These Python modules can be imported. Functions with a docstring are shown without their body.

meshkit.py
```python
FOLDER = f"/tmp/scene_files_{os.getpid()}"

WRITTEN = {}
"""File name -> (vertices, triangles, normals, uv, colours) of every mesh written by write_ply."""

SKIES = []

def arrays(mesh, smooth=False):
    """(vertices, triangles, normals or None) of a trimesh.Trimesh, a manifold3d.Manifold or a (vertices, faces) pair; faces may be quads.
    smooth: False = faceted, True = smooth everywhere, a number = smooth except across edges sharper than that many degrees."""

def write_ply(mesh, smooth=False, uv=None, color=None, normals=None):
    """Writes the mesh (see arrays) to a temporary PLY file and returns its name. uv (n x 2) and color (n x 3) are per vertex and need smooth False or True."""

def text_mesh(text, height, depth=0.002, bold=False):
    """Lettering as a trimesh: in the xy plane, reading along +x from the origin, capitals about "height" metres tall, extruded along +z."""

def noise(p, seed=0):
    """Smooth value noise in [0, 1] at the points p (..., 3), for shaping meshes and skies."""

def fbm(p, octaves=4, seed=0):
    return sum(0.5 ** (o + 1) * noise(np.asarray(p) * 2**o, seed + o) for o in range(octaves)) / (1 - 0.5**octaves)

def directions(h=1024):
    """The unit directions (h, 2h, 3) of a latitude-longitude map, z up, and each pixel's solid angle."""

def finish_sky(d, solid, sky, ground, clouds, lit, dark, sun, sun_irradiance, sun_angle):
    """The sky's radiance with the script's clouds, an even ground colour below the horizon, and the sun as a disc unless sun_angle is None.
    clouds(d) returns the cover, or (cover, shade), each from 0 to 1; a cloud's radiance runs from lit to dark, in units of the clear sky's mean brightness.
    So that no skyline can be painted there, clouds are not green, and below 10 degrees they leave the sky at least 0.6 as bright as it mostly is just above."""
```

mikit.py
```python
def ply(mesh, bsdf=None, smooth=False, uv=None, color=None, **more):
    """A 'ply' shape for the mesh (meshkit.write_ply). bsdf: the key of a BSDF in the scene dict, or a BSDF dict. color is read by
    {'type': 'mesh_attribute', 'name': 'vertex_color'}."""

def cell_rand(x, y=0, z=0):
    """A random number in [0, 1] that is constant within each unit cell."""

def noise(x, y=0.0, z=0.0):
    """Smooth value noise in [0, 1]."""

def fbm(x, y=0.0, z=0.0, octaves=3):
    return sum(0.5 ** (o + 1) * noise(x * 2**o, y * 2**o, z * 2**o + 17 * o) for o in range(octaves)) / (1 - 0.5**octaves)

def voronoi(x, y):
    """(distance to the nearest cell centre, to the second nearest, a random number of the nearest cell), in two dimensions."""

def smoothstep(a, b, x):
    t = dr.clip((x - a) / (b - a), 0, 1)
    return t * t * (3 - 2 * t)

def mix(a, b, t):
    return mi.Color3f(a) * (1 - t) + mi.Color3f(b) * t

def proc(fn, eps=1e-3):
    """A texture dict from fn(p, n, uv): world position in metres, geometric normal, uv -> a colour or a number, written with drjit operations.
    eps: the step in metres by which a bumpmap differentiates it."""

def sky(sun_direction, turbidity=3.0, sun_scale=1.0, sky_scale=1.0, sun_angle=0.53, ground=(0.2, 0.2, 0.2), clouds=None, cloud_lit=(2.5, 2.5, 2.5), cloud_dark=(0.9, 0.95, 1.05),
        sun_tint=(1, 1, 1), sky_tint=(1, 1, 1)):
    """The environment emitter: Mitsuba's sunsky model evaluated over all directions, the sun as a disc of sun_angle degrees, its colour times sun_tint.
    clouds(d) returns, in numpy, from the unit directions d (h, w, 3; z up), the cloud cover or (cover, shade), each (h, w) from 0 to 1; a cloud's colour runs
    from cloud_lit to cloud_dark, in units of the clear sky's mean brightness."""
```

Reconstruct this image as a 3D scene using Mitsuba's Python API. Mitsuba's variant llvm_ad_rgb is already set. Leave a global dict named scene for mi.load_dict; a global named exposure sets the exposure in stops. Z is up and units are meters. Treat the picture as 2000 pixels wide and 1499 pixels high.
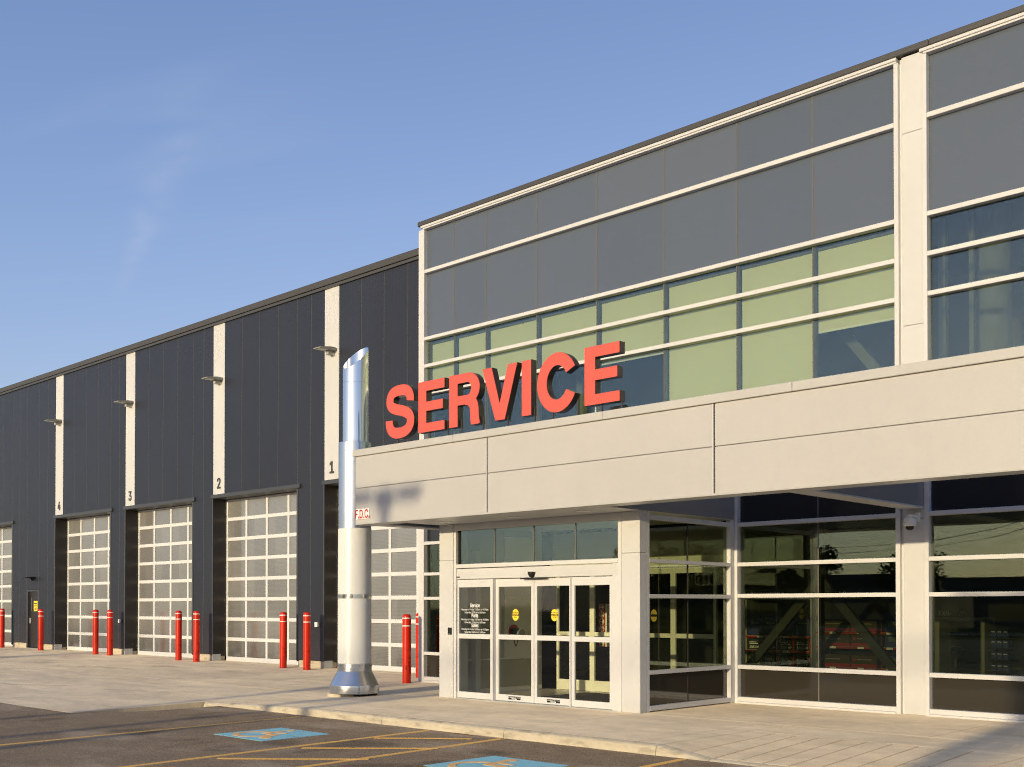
import math
import numpy as np
import trimesh
import drjit as dr
import mitsuba as mi
import mikit
import meshkit
from mikit import noise, fbm, voronoi, cell_rand, smoothstep, mix
from shapely.geometry import Polygon, LineString, Point, box as sbox
from shapely.ops import unary_union
from shapely import affinity

T = mi.ScalarTransform4f
scene, labels = {}, {}
rng = np.random.default_rng(11)

# ------------------------------------------------------------------ camera, sky, exposure
YAW, PITCH = math.radians(133.598), math.radians(0.797)
FW = np.array([math.cos(YAW) * math.cos(PITCH), math.sin(YAW) * math.cos(PITCH), math.sin(PITCH)])
EYE = np.array([0.0, 0.0, 1.6])
scene['camera'] = {'type': 'perspective', 'fov': 2 * math.degrees(math.atan(1000 / 2162.15)), 'fov_axis': 'x',
                   'principal_point_offset_y': -(1156.43 - 749.5) / 1499.0,
                   'near_clip': 0.05, 'far_clip': 3000.0,
                   'to_world': T().look_at(origin=EYE.tolist(), target=(EYE + FW).tolist(), up=[0, 0, 1])}


def cirrus(d):
    """thin high cirrus: warped, stretched noise on a plane far above; a longer wisp crosses the north-west"""
    z = np.maximum(d[..., 2], 0.02)
    x, y = d[..., 0] / (z + 0.12), d[..., 1] / (z + 0.12)
    u, v = 0.86 * x + 0.5 * y, -0.5 * x + 0.86 * y
    p = np.stack([u * 1.3, v * 1.3, u * 0], -1)
    w = meshkit.fbm(p + 3.7, 3, 5)
    q = np.stack([u * 1.2 + 1.6 * w, v * 6.5 + 2.5 * w, u * 0 + 2.0], -1)
    n = meshkit.fbm(q, 5, 9)
    patch = meshkit.fbm(p * 0.9 + 11.3, 2, 3)
    c = np.clip((n - 0.50) / 0.32, 0, 1) * np.clip((patch - 0.45) / 0.25, 0, 1)
    fine = meshkit.fbm(np.stack([u * 7 + 3 * w, v * 26 + 6 * w, u * 0 + 7.0], -1), 4, 21)
    fine2 = meshkit.fbm(np.stack([u * 16 + 5 * w, v * 16 - 4 * w, u * 0 + 4.0], -1), 4, 31)
    # the wisp: a fan of fibres between two directions of the sky
    az, el = np.degrees(np.arctan2(d[..., 0], d[..., 1])), np.degrees(np.arcsin(d[..., 2]))
    t = np.clip((el - 14.5) / 12.0, 0, 1)
    axis = -63.4 + 4.4 * t + 0.6 * t * t
    wid = 0.28 + 1.7 * t ** 1.2
    k = np.exp(-((az - axis + 1.6 * (w - 0.5) * t * 3) / wid) ** 2) * np.clip((el - 14.6) / 3.0, 0, 1) * np.clip((26 - el) / 9, 0, 1)
    wisp = k * np.clip((0.55 * fine + 0.45 * fine2 - 0.30) * 3.2, 0, 1)
    return np.clip(0.07 * c * (0.5 + fine) + 0.20 * wisp, 0, 1), 0.15 + 0 * n


SUN_AZ = math.radians(-7.5)
sun_dir = np.array([-math.sin(SUN_AZ), -math.cos(SUN_AZ), 0.138 * math.cos(SUN_AZ)])
scene['sky'] = mikit.sky(sun_dir, turbidity=2.7, sun_scale=1.2, sky_scale=1.0, ground=(0.16, 0.15, 0.13), clouds=cirrus, sun_tint=(0.76, 1.14, 2.65), sky_tint=(1.43, 1.49, 2.16),
                         cloud_lit=(1.9, 2.1, 2.5), cloud_dark=(1.0, 1.0, 1.1))
exposure = 2.3

# ------------------------------------------------------------------ materials
def two(b):
    return {'type': 'twosided', 'bsdf': b}


def pr(color, rough=0.5, spec=0.5, **kw):
    c = color if isinstance(color, dict) else {'type': 'rgb', 'value': list(color)}
    return two({'type': 'principled', 'base_color': c, 'roughness': rough, 'specular': spec, **kw})


def bump(b, fn, scale, eps=2e-3):
    return two({'type': 'bumpmap', 'arbitrary': mikit.proc(fn, eps), 'scale': scale, 'bsdf': b})


def raw(color, rough=0.5, spec=0.5, **kw):
    c = color if isinstance(color, dict) else {'type': 'rgb', 'value': list(color)}
    return {'type': 'principled', 'base_color': c, 'roughness': rough, 'specular': spec, **kw}


M = {}
def mat(k, b):
    scene['bsdf_' + k] = b
    M[k] = 'bsdf_' + k


def c_concrete(p, n, uv):
    a = fbm(p.x * 0.55, p.y * 0.7, 0, 4)
    b = fbm(p.x * 7, p.y * 7, 3, 4)
    g = noise(p.x * 130, p.y * 130, 1)
    st = fbm(p.x * 0.9 + 2 * a, p.y * 3.2, 5, 4)
    # tyre scuffs on the apron: arcs of the turn into each bay
    r = dr.sqrt(dr.square(p.x + 29.5) + dr.square(p.y - 21.5))
    arc = dr.abs(dr.sin(r * 1.9 + 2.2 * fbm(p.x * 0.5, p.y * 0.5, 2, 2)))
    scuff = smoothstep(0.12, 0.0, arc) * smoothstep(0.50, 0.72, fbm(p.x * 0.8, p.y * 0.8, 9, 4)) * smoothstep(-17.5, -19.5, p.x)
    spot = 0.5 * smoothstep(0.60, 0.80, fbm(p.x * 0.9, p.y * 1.3, 13, 4)) * smoothstep(-17.0, -20.0, p.x)
    v = 0.93 + 0.26 * (a - 0.5) + 0.22 * (b - 0.5) + 0.10 * (g - 0.5) + 0.30 * (st - 0.5)
    v = v * (1 - 0.42 * scuff) * (1 - 0.40 * spot)
    return mix((0.72, 0.585, 0.405), (0.77, 0.63, 0.42), a) * dr.clip(v, 0.2, 1.25)


def c_kerb(p, n, uv):
    a = fbm(p.x * 1.6, p.y * 1.6, p.z * 9, 4)
    b = fbm(p.x * 18, p.y * 18, p.z * 18, 3)
    dirt = smoothstep(0.5, 0.75, fbm(p.x * 5, p.y * 3, p.z * 14, 3))
    return mix((0.58, 0.505, 0.375), (0.42, 0.365, 0.27), dirt) * (0.72 + 0.35 * a + 0.2 * (b - 0.5))


def asphalt_rgb(p):
    a = fbm(p.x * 0.4, p.y * 0.5, 0, 4)
    b = noise(p.x * 95, p.y * 95, 0)
    b2 = noise(p.x * 47, p.y * 47, 3)
    g = fbm(p.x * 5, p.y * 5, 4, 4)
    dust = smoothstep(0.50, 0.74, fbm(p.x * 0.7, p.y * 1.3, 8, 4))
    pale = smoothstep(0.83, 0.97, b) * 0.09 + smoothstep(0.80, 0.97, b2) * 0.06
    c = mix((0.22, 0.162, 0.10), (0.285, 0.21, 0.132), a) * (0.52 + 0.62 * b + 0.30 * b2 * 0.6 + 0.3 * (g - 0.5))
    oil = smoothstep(0.60, 0.76, fbm(p.x * 1.1, p.y * 0.8, 21, 4)) * 0.35
    scr = smoothstep(0.035, 0.0, dr.abs(fbm(p.x * 1.3 + 4, p.y * 0.35, 15, 4) - 0.5)) * smoothstep(0.5, 0.7, noise(p.x * 0.8, p.y * 0.8, 6)) * 0.12
    c = c * (1 - oil) + mi.Color3f(0.12, 0.10, 0.08) * scr
    return c + mi.Color3f(pale) * mi.Color3f(1, 0.92, 0.8) + mi.Color3f(0.11, 0.095, 0.078) * dust * 0.85


def wear(p, s):
    k = fbm(p.x * 9, p.y * 9, s, 4)
    g = noise(p.x * 90, p.y * 90, s)
    return 0.9 * smoothstep(0.70, 0.84, 0.72 * k + 0.32 * g)


def c_asphalt(p, n, uv):
    return asphalt_rgb(p)


def c_yellow(p, n, uv):
    return mix((0.80, 0.47, 0.12), (0.68, 0.40, 0.13), fbm(p.x * 3, p.y * 3, 1, 3)) * (1 - wear(p, 2)) + asphalt_rgb(p) * wear(p, 2)


def c_blue(p, n, uv):
    k = wear(p, 5)
    return mix((0.22, 0.50, 0.58), (0.27, 0.54, 0.60), fbm(p.x * 4, p.y * 4, 1, 3)) * (1 - k) + asphalt_rgb(p) * k


def c_orange(p, n, uv):
    k = dr.clip(wear(p, 9) * 1.3, 0, 1)
    return mix((0.80, 0.47, 0.18), (0.68, 0.42, 0.19), fbm(p.x * 6, p.y * 6, 1, 3)) * (1 - k) + mi.Color3f(0.24, 0.51, 0.58) * k


def c_grass(p, n, uv):
    return mix((0.055, 0.075, 0.025), (0.12, 0.11, 0.05), fbm(p.x * 0.3, p.y * 0.3, 0, 4))


def h_emboss(p, n, uv):
    a = noise(p.x * 60, p.z * 85, p.y * 60)
    b = noise(p.x * 26 + 3, p.z * 38, p.y * 26)
    return 0.6 * a + 0.5 * b


def c_emboss(p, n, uv):
    v = fbm(p.x * 0.7, p.z * 1.2, p.y, 3)
    g = noise(p.x * 70, p.z * 95, p.y * 70)
    drip = smoothstep(0.55, 0.8, fbm(p.x * 9, p.z * 0.6, 2, 3))
    return mi.Color3f(0.445, 0.432, 0.418) * (0.93 + 0.10 * v + 0.05 * (g - 0.5) - 0.012 * drip)


def h_asphalt(p, n, uv):
    return noise(p.x * 90, p.y * 90, 0) + 0.8 * noise(p.x * 45, p.y * 45, 2)


def c_pane(p, n, uv):
    s = dr.sin(p.z * 2 * math.pi / 0.034)
    v = fbm(p.x * 0.9, p.z * 0.9, 2, 3)
    bit = noise(p.x * 5, p.z * 40, 1)
    grime = smoothstep(1.1, 0.1, p.z) * (0.35 + fbm(p.x * 7, p.z * 5, 8, 3)) * 0.35
    cell = cell_rand(dr.floor(p.x / 1.05), dr.floor((p.z - 0.07) / 0.588), 3)
    return mi.Color3f(0.175, 0.171, 0.164) * (0.92 + 0.22 * (cell - 0.5) - grime + 0.16 * s * (0.6 + 0.8 * bit) + 0.25 * (v - 0.5))


def h_pane(p, n, uv):
    return 0.5 * dr.sin(p.z * 2 * math.pi / 0.034) + 1.6 * noise(p.x * 2.0, p.z * 1.4, 3)


def c_dark(p, n, uv):
    v = fbm(p.x * 1.2, p.z * 0.35, 2, 3)
    lo = smoothstep(1.2, 0.2, p.z) * fbm(p.x * 6, p.z * 5, 4, 3)
    return mi.Color3f(0.0195, 0.0215, 0.030) * (0.9 + 0.22 * v) + mi.Color3f(0.016, 0.010, 0.006) * lo


def c_cream(p, n, uv):
    v = fbm(p.x * 1.5, p.z * 0.8, p.y * 1.5, 3)
    dirt = smoothstep(0.35, 0.0, p.z) * fbm(p.x * 12, p.z * 9, p.y * 12, 3)
    return mi.Color3f(0.535, 0.53, 0.52) * (0.955 + 0.09 * v - 0.16 * dirt)


def c_trim(p, n, uv):
    v = fbm(p.x * 2.5, p.z * 2.5, p.y * 2.5, 3)
    return mi.Color3f(0.57, 0.56, 0.555) * (0.955 + 0.09 * v)


def c_steel(p, n, uv):
    v = noise(p.x * 3 + p.y * 2, p.y * 3 - p.x, p.z * 240)
    w = fbm(p.x * 2, p.y * 2, p.z * 2, 3)
    return mi.Color3f(0.74, 0.745, 0.76) * (0.88 + 0.16 * v + 0.10 * (w - 0.5))


def r_steel(p, n, uv):
    return 0.20 + 0.12 * noise(p.x * 4, p.y * 4, p.z * 160)


def c_bollard(p, n, uv):
    v = fbm(p.x * 3, p.z * 1.3, p.y * 3, 3)
    sc = smoothstep(0.66, 0.74, fbm(p.x * 14 + p.y * 9, p.z * 26, 4, 3)) * smoothstep(0.9, 0.3, p.z)
    return mix((0.53, 0.018, 0.005), (0.60, 0.027, 0.008), v) * (1 - 0.45 * sc)


def c_leaf(p, n, uv):
    return mix((0.03, 0.05, 0.015), (0.09, 0.10, 0.03), fbm(p.x * 0.8, p.y * 0.8, p.z * 0.8, 3))


mat('concrete', bump(raw(mikit.proc(c_concrete), 0.85, 0.25), lambda p, n, uv: noise(p.x * 70, p.y * 70, 0) + 1.5 * noise(p.x * 20, p.y * 20, 2), 0.0012))
mat('kerb', bump(raw(mikit.proc(c_kerb), 0.9, 0.2), lambda p, n, uv: fbm(p.x * 30, p.y * 30, p.z * 30, 3), 0.006))
mat('asphalt', bump(raw(mikit.proc(c_asphalt), 0.85, 0.3), h_asphalt, 0.0030))
mat('yellow', pr(mikit.proc(c_yellow), 0.75, 0.3))
mat('blue', pr(mikit.proc(c_blue), 0.75, 0.3))
mat('orange', pr(mikit.proc(c_orange), 0.75, 0.3))
mat('grass', pr(mikit.proc(c_grass), 0.95, 0.1))
mat('emboss', bump(raw(mikit.proc(c_emboss), 0.45, 0.5), h_emboss, 0.0045))
mat('cream', pr(mikit.proc(c_cream), 0.38, 0.5))
mat('trim', pr(mikit.proc(c_trim), 0.33, 0.5))
mat('door_frame', pr((0.60, 0.60, 0.60), 0.4, 0.5))
mat('dark', pr(mikit.proc(c_dark), 0.42, 0.45))
mat('dark_trim', pr((0.050, 0.052, 0.058), 0.4, 0.5))
mat('jamb', pr((0.022, 0.018, 0.016), 0.30, 0.5))
mat('cap', pr((0.062, 0.060, 0.058), 0.45, 0.4))
mat('wall_joint', pr((0.11, 0.10, 0.085), 0.6, 0.3))
mat('joint', pr((0.125, 0.118, 0.105), 0.7, 0.3))
mat('seal', pr((0.03, 0.028, 0.026), 0.6, 0.3))
mat('spandrel', pr((0.092, 0.109, 0.138), 0.025, 0.6))
mat('spandrel_dark', pr((0.016, 0.017, 0.021), 0.08, 0.5))
mat('cream_in_shade', pr((0.22, 0.222, 0.235), 0.3, 0.5))  # cream canopy sides greyed: their shade is put into the base colour
mat('pane', bump({'type': 'principled', 'base_color': mikit.proc(c_pane), 'roughness': 0.04, 'eta': 2.3}, h_pane, 0.0005))
mat('spandrel_b', pr((0.099, 0.114, 0.142), 0.025, 0.6))
mat('spandrel_c', pr((0.086, 0.103, 0.132), 0.025, 0.6))
mat('blind', pr((0.70, 0.66, 0.50), 0.9, 0.1))
mat('glass', {'type': 'thindielectric', 'int_ior': 1.8, 'specular_transmittance': {'type': 'rgb', 'value': [0.62, 0.68, 0.53]},
              'specular_reflectance': {'type': 'rgb', 'value': [0.78, 0.96, 0.92]}})
mat('glass_low', {'type': 'thindielectric', 'int_ior': 1.9, 'specular_transmittance': {'type': 'rgb', 'value': [0.42, 0.45, 0.33]},
              'specular_reflectance': {'type': 'rgb', 'value': [0.60, 0.69, 0.50]}})
mat('glass_clear', {'type': 'thindielectric', 'int_ior': 1.55, 'specular_transmittance': {'type': 'rgb', 'value': [0.90, 0.92, 0.82]}})
mat('steel', two({'type': 'principled', 'base_color': mikit.proc(c_steel), 'metallic': 1.0, 'roughness': mikit.proc(r_steel), 'anisotropic': 0.0}))
mat('steel_soft', two({'type': 'principled', 'base_color': {'type': 'rgb', 'value': [0.90, 0.86, 0.80]}, 'metallic': 1.0, 'roughness': 0.30}))
mat('chrome', two({'type': 'principled', 'base_color': {'type': 'rgb', 'value': [0.82, 0.81, 0.80]}, 'metallic': 1.0, 'roughness': 0.12}))
mat('pearl', pr((0.64, 0.64, 0.625), 0.32, 0.5))
mat('sign_red', pr((0.74, 0.102, 0.072), 0.32, 0.4))
mat('sign_side', pr((0.040, 0.030, 0.022), 0.22, 0.8))
mat('bollard', pr(mikit.proc(c_bollard), 0.24, 0.35))
mat('tape', pr((0.80, 0.78, 0.74), 0.5, 0.4))
mat('white', pr((0.78, 0.77, 0.75), 0.5, 0.4))
mat('black', pr((0.012, 0.012, 0.012), 0.35, 0.5))
mat('grey', pr((0.20, 0.20, 0.20), 0.5, 0.4))
mat('galv', pr((0.50, 0.51, 0.50), 0.45, 0.5, metallic=0.5))
mat('lamp_body', pr((0.36, 0.345, 0.30), 0.4, 0.5))
mat('lens', pr((0.80, 0.78, 0.70), 0.25, 0.5))
mat('yellow_sign', pr((0.82, 0.58, 0.04), 0.5, 0.4))
mat('red', pr((0.42, 0.015, 0.012), 0.35, 0.5))
mat('dim_red', pr((0.34, 0.014, 0.010), 0.4, 0.5))
mat('navy', pr((0.018, 0.03, 0.13), 0.5, 0.4))
mat('box_black', pr((0.020, 0.020, 0.020), 0.5, 0.4))
mat('box_brown', pr((0.075, 0.055, 0.028), 0.8, 0.2))
mat('shelf', pr((0.24, 0.23, 0.19), 0.5, 0.4))
mat('floor', pr((0.14, 0.13, 0.11), 0.25, 0.5))
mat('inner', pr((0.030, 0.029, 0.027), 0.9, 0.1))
mat('tile', pr((0.40, 0.36, 0.29), 0.3, 0.5))
mat('vest_pale', pr((0.78, 0.76, 0.66), 0.8, 0.2))
mat('vest_wall', pr((0.46, 0.44, 0.35), 0.8, 0.2))
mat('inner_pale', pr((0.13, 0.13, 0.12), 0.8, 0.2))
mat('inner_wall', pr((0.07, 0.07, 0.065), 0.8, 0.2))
mat('brace', pr((0.055, 0.055, 0.05), 0.6, 0.3))
mat('mat', pr((0.03, 0.03, 0.03), 0.95, 0.1))
mat('far_wall', pr((0.13, 0.12, 0.11), 0.8, 0.2))
mat('far_wall_pale', pr((0.34, 0.32, 0.28), 0.8, 0.2))
mat('bark', pr((0.07, 0.05, 0.035), 0.9, 0.1))
mat('leaf', two({'type': 'diffuse', 'reflectance': mikit.proc(c_leaf)}))
mat('dry', pr((0.28, 0.14, 0.05), 0.8, 0.2))


# ------------------------------------------------------------------ helpers
def key_for(name):
    if name not in scene and name not in labels:
        return name
    i = 1
    while f'{name}_{i:03d}' in scene or f'{name}_{i:03d}' in labels:
        i += 1
    return f'{name}_{i:03d}'


def thing(name, label, cat, group=None):
    k = key_for(name)
    labels[k] = {'label': label, 'category': cat}
    if group:
        labels[k]['group'] = group
    return k


def struct(name, mesh, m, smooth=False, kind='structure'):
    k = key_for(name)
    scene[k] = mikit.ply(mesh, M[m], smooth=smooth)
    labels[k] = {'kind': kind}
    return k


def part(parent, name, mesh, m, smooth=False, label=None, kind=None):
    k = key_for(parent + '__' + name)
    scene[k] = mikit.ply(mesh, M[m], smooth=smooth)
    d = {}
    if label:
        d['label'] = label
    if kind:
        d['kind'] = kind
    if d:
        labels[k] = d
    return k


BF = np.array([[0, 2, 3, 1], [4, 5, 7, 6], [0, 1, 5, 4], [2, 6, 7, 3], [0, 4, 6, 2], [1, 3, 7, 5]])


def bx(x0, x1, y0, y1, z0, z1):
    v = np.array([[x, y, z] for x in (x0, x1) for y in (y0, y1) for z in (z0, z1)], float)
    f = np.vstack([BF[:, [0, 1, 2]], BF[:, [0, 2, 3]]])
    m = trimesh.Trimesh(v, f, process=False)
    m.fix_normals()
    return m


def cat(*ms):
    return trimesh.util.concatenate([m for m in ms])


def bev(x0, x1, y0, y1, z0, z1, r=0.004):
    """box with chamfered edges"""
    c = np.array([(x0 + x1) / 2, (y0 + y1) / 2, (z0 + z1) / 2])
    h = np.array([x1 - x0, y1 - y0, z1 - z0]) / 2
    r = min(r, h.min() * 0.45)
    pts = []
    for s in np.ndindex(2, 2, 2):
        s = np.array(s) * 2 - 1
        for a in range(3):
            q = s * (h - r)
            q[a] = s[a] * h[a]
            pts.append(c + q)
    return trimesh.convex.convex_hull(np.array(pts))


def lathe(profile, c, n=48, cap=True):
    """profile: (r, z) from bottom to top"""
    p = np.array(profile, float)
    a = np.arange(n) * 2 * math.pi / n
    v = np.stack([np.outer(p[:, 0], np.cos(a)), np.outer(p[:, 0], np.sin(a)), np.repeat(p[:, 1:2], n, 1)], -1).reshape(-1, 3)
    f = []
    for i in range(len(p) - 1):
        for j in range(n):
            k = (j + 1) % n
            f += [[i * n + j, i * n + k, (i + 1) * n + k], [i * n + j, (i + 1) * n + k, (i + 1) * n + j]]
    v = v + np.array(c, float)
    return trimesh.Trimesh(v, np.array(f), process=False)


def tube(p0, p1, r, n=10):
    return trimesh.creation.cylinder(r, segment=[np.asarray(p0, float), np.asarray(p1, float)], sections=n)


def poly_front(poly, y, depth, x0=0.0, z0=0.0):
    """extrude a shapely polygon drawn in (x, z) to a solid whose front face lies at y and which goes back by depth"""
    out = []
    for g in getattr(poly, 'geoms', [poly]):
        m = trimesh.creation.extrude_polygon(g, depth, engine='earcut')
        v = np.array(m.vertices)
        w = np.stack([v[:, 0] + x0, y + v[:, 2], v[:, 1] + z0], -1)
        t = trimesh.Trimesh(w, np.array(m.faces), process=False)
        t.fix_normals()
        out.append(t)
    return cat(*out)


def poly_flat(poly, z, depth=0.004):
    out = []
    for g in getattr(poly, 'geoms', [poly]):
        m = trimesh.creation.extrude_polygon(g, depth, engine='earcut')
        m.apply_translation([0, 0, z - depth])
        out.append(m)
    return cat(*out)


def text(s, h, y, xc, z, depth=0.002, bold=False, squeeze=1.0, align='c', axis='y'):
    """lettering standing upright, front towards -y (or +x with axis='x'); xc, z: where the baseline's centre stands"""
    m = meshkit.text_mesh(s, h, depth, bold)
    v = np.array(m.vertices)
    w = v[:, 0].max() - v[:, 0].min()
    v[:, 0] = (v[:, 0] - v[:, 0].min() - (w / 2 if align == 'c' else 0)) * squeeze
    if axis == 'y':
        v = np.stack([xc + v[:, 0], y - v[:, 2], z + v[:, 1]], -1)
    else:
        v = np.stack([xc + v[:, 2], y + v[:, 0], z + v[:, 1]], -1)
    t = trimesh.Trimesh(v, np.array(m.faces), process=False)
    t.fix_normals()
    return t


def pane_y(x0, x1, y, z0, z1, amp=0.0003, tilt=0.0010):
    """a sheet of glass in a plane of constant y, very slightly bowed as toughened glass is"""
    nx, nz = 7, 6
    u, v = np.meshgrid(np.linspace(0, 1, nx), np.linspace(0, 1, nz))
    X, Z = x0 + (x1 - x0) * u, z0 + (z1 - z0) * v
    a, b, c = rng.uniform(-1, 1, 3)
    Y = y + amp * (np.sin(u * 5 + a * 3) + np.sin(v * 6 + b * 3)) + tilt * (a * (u - 0.5) * (x1 - x0) + b * (v - 0.5) * (z1 - z0)) \
        + 0.0005 * c * (4 * u * (1 - u) * 4 * v * (1 - v))
    P = np.stack([X, Y, Z], -1).reshape(-1, 3)
    f = []
    for i in range(nz - 1):
        for j in range(nx - 1):
            p = i * nx + j
            f += [[p, p + 1, p + nx + 1], [p, p + nx + 1, p + nx]]
    return trimesh.Trimesh(P, np.array(f), process=False)


def pane_x(x, y0, y1, z0, z1):
    m = pane_y(y0, y1, 0.0, z0, z1)
    v = np.array(m.vertices)
    return trimesh.Trimesh(np.stack([x - v[:, 1], v[:, 0], v[:, 2]], -1), np.array(m.faces), process=False)


# ------------------------------------------------------------------ ground
def gz(x):
    return np.maximum(0.0, (-23.0 - np.asarray(x, float)) * 0.0039)


def sm(a, b, x):
    t = np.clip((np.asarray(x, float) - a) / (b - a), 0, 1)
    return t * t * (3 - 2 * t)


RX = (-7.66, -6.95, -4.9, -4.2)      # the kerb ramp: flare, ramp, flare
def H(x, y):
    x, y = np.asarray(x, float), np.asarray(y, float)
    ap = -0.118 * np.clip((17.45 - y) / 9.35, 0, 1) + gz(x)
    h = ap * (1 - sm(-18.2, -14.2, x))
    r = np.clip((x - RX[0]) / (RX[1] - RX[0]), 0, 1) * np.clip((RX[3] - x) / (RX[3] - RX[2]), 0, 1)
    return h - r * np.clip((12.45 - y) / 1.98, 0, 1) * 0.108


AZ = -0.12
lot = Polygon([(-90, -26), (60, -26), (60, 11.2), (-17.0, 11.2), (-17.0, 9.2), (-17.3, 8.35), (-90, 8.35)])
struct('parking_lot', poly_flat(lot, AZ, 0.10), 'asphalt')
struct('ground', bx(-600, 600, -900, 900, -1.0, -0.30), 'grass')
struct('road', bx(-400, 400, -52, -41, -0.29, -0.19), 'asphalt')


def slab(x0, x1, y0, y1, drop=0.16, n=None, lift=0.0):
    nx = max(2, int((x1 - x0) / 0.35) + 1) if n is None else n
    ny = max(2, int((y1 - y0) / 0.4) + 1) if n is None else n
    xs, ys = np.linspace(x0, x1, nx), np.linspace(y0, y1, ny)
    Xg, Yg = np.meshgrid(xs, ys)
    top = np.stack([Xg, Yg, H(Xg, Yg) + lift], -1).reshape(-1, 3)
    f = []
    for i in range(ny - 1):
        for j in range(nx - 1):
            p = i * nx + j
            f += [[p, p + 1, p + nx + 1], [p, p + nx + 1, p + nx]]
    ring = [j for j in range(nx)] + [i * nx + nx - 1 for i in range(1, ny)] + [(ny - 1) * nx + j for j in range(nx - 2, -1, -1)] + [i * nx for i in range(ny - 2, 0, -1)]
    e = 0.006
    c = np.array([(x0 + x1) / 2, (y0 + y1) / 2, 0])
    rim = top[ring] + np.array([0, 0, -e])
    rim[:, :2] += np.sign(rim[:, :2] - c[:2]) * np.array([1, 1]) * 0.002
    bot = rim + np.array([0, 0, -drop])
    v = np.vstack([top, rim, bot])
    a, b = len(top), len(top) + len(rim)
    L = len(ring)
    for k in range(L):
        m = (k + 1) % L
        f += [[ring[k], a + k, a + m], [ring[k], a + m, ring[m]], [a + k, b + k, b + m], [a + k, b + m, a + m]]
    return trimesh.Trimesh(v, np.array(f), process=False)


# concrete apron in front of the bays
ap = struct('concrete_apron', bx(-61, -17.6, 8.32, 18.2, -0.34, -0.20), 'seal')
gx = [-60.5, -55.2, -49.9, -44.6, -39.27, -34.06, -28.74, -23.36, -17.56]
gy = [8.1, 12.9, 17.44]
g = 0.009
for i in range(len(gx) - 1):
    for j in range(2):
        part(ap, 'slab', slab(gx[i] + g, gx[i + 1] - g, gy[j] + g, gy[j + 1] - g), 'concrete', smooth=30)
    # floor strip running in under each door
    part(ap, 'threshold', slab(gx[i] + g, gx[i + 1] - g, 17.44 + g, 18.2), 'concrete', smooth=30)
part(ap, 'slab', slab(-17.56 + g, -16.9, 11.3, 17.44), 'concrete', smooth=30) if False else None
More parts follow.
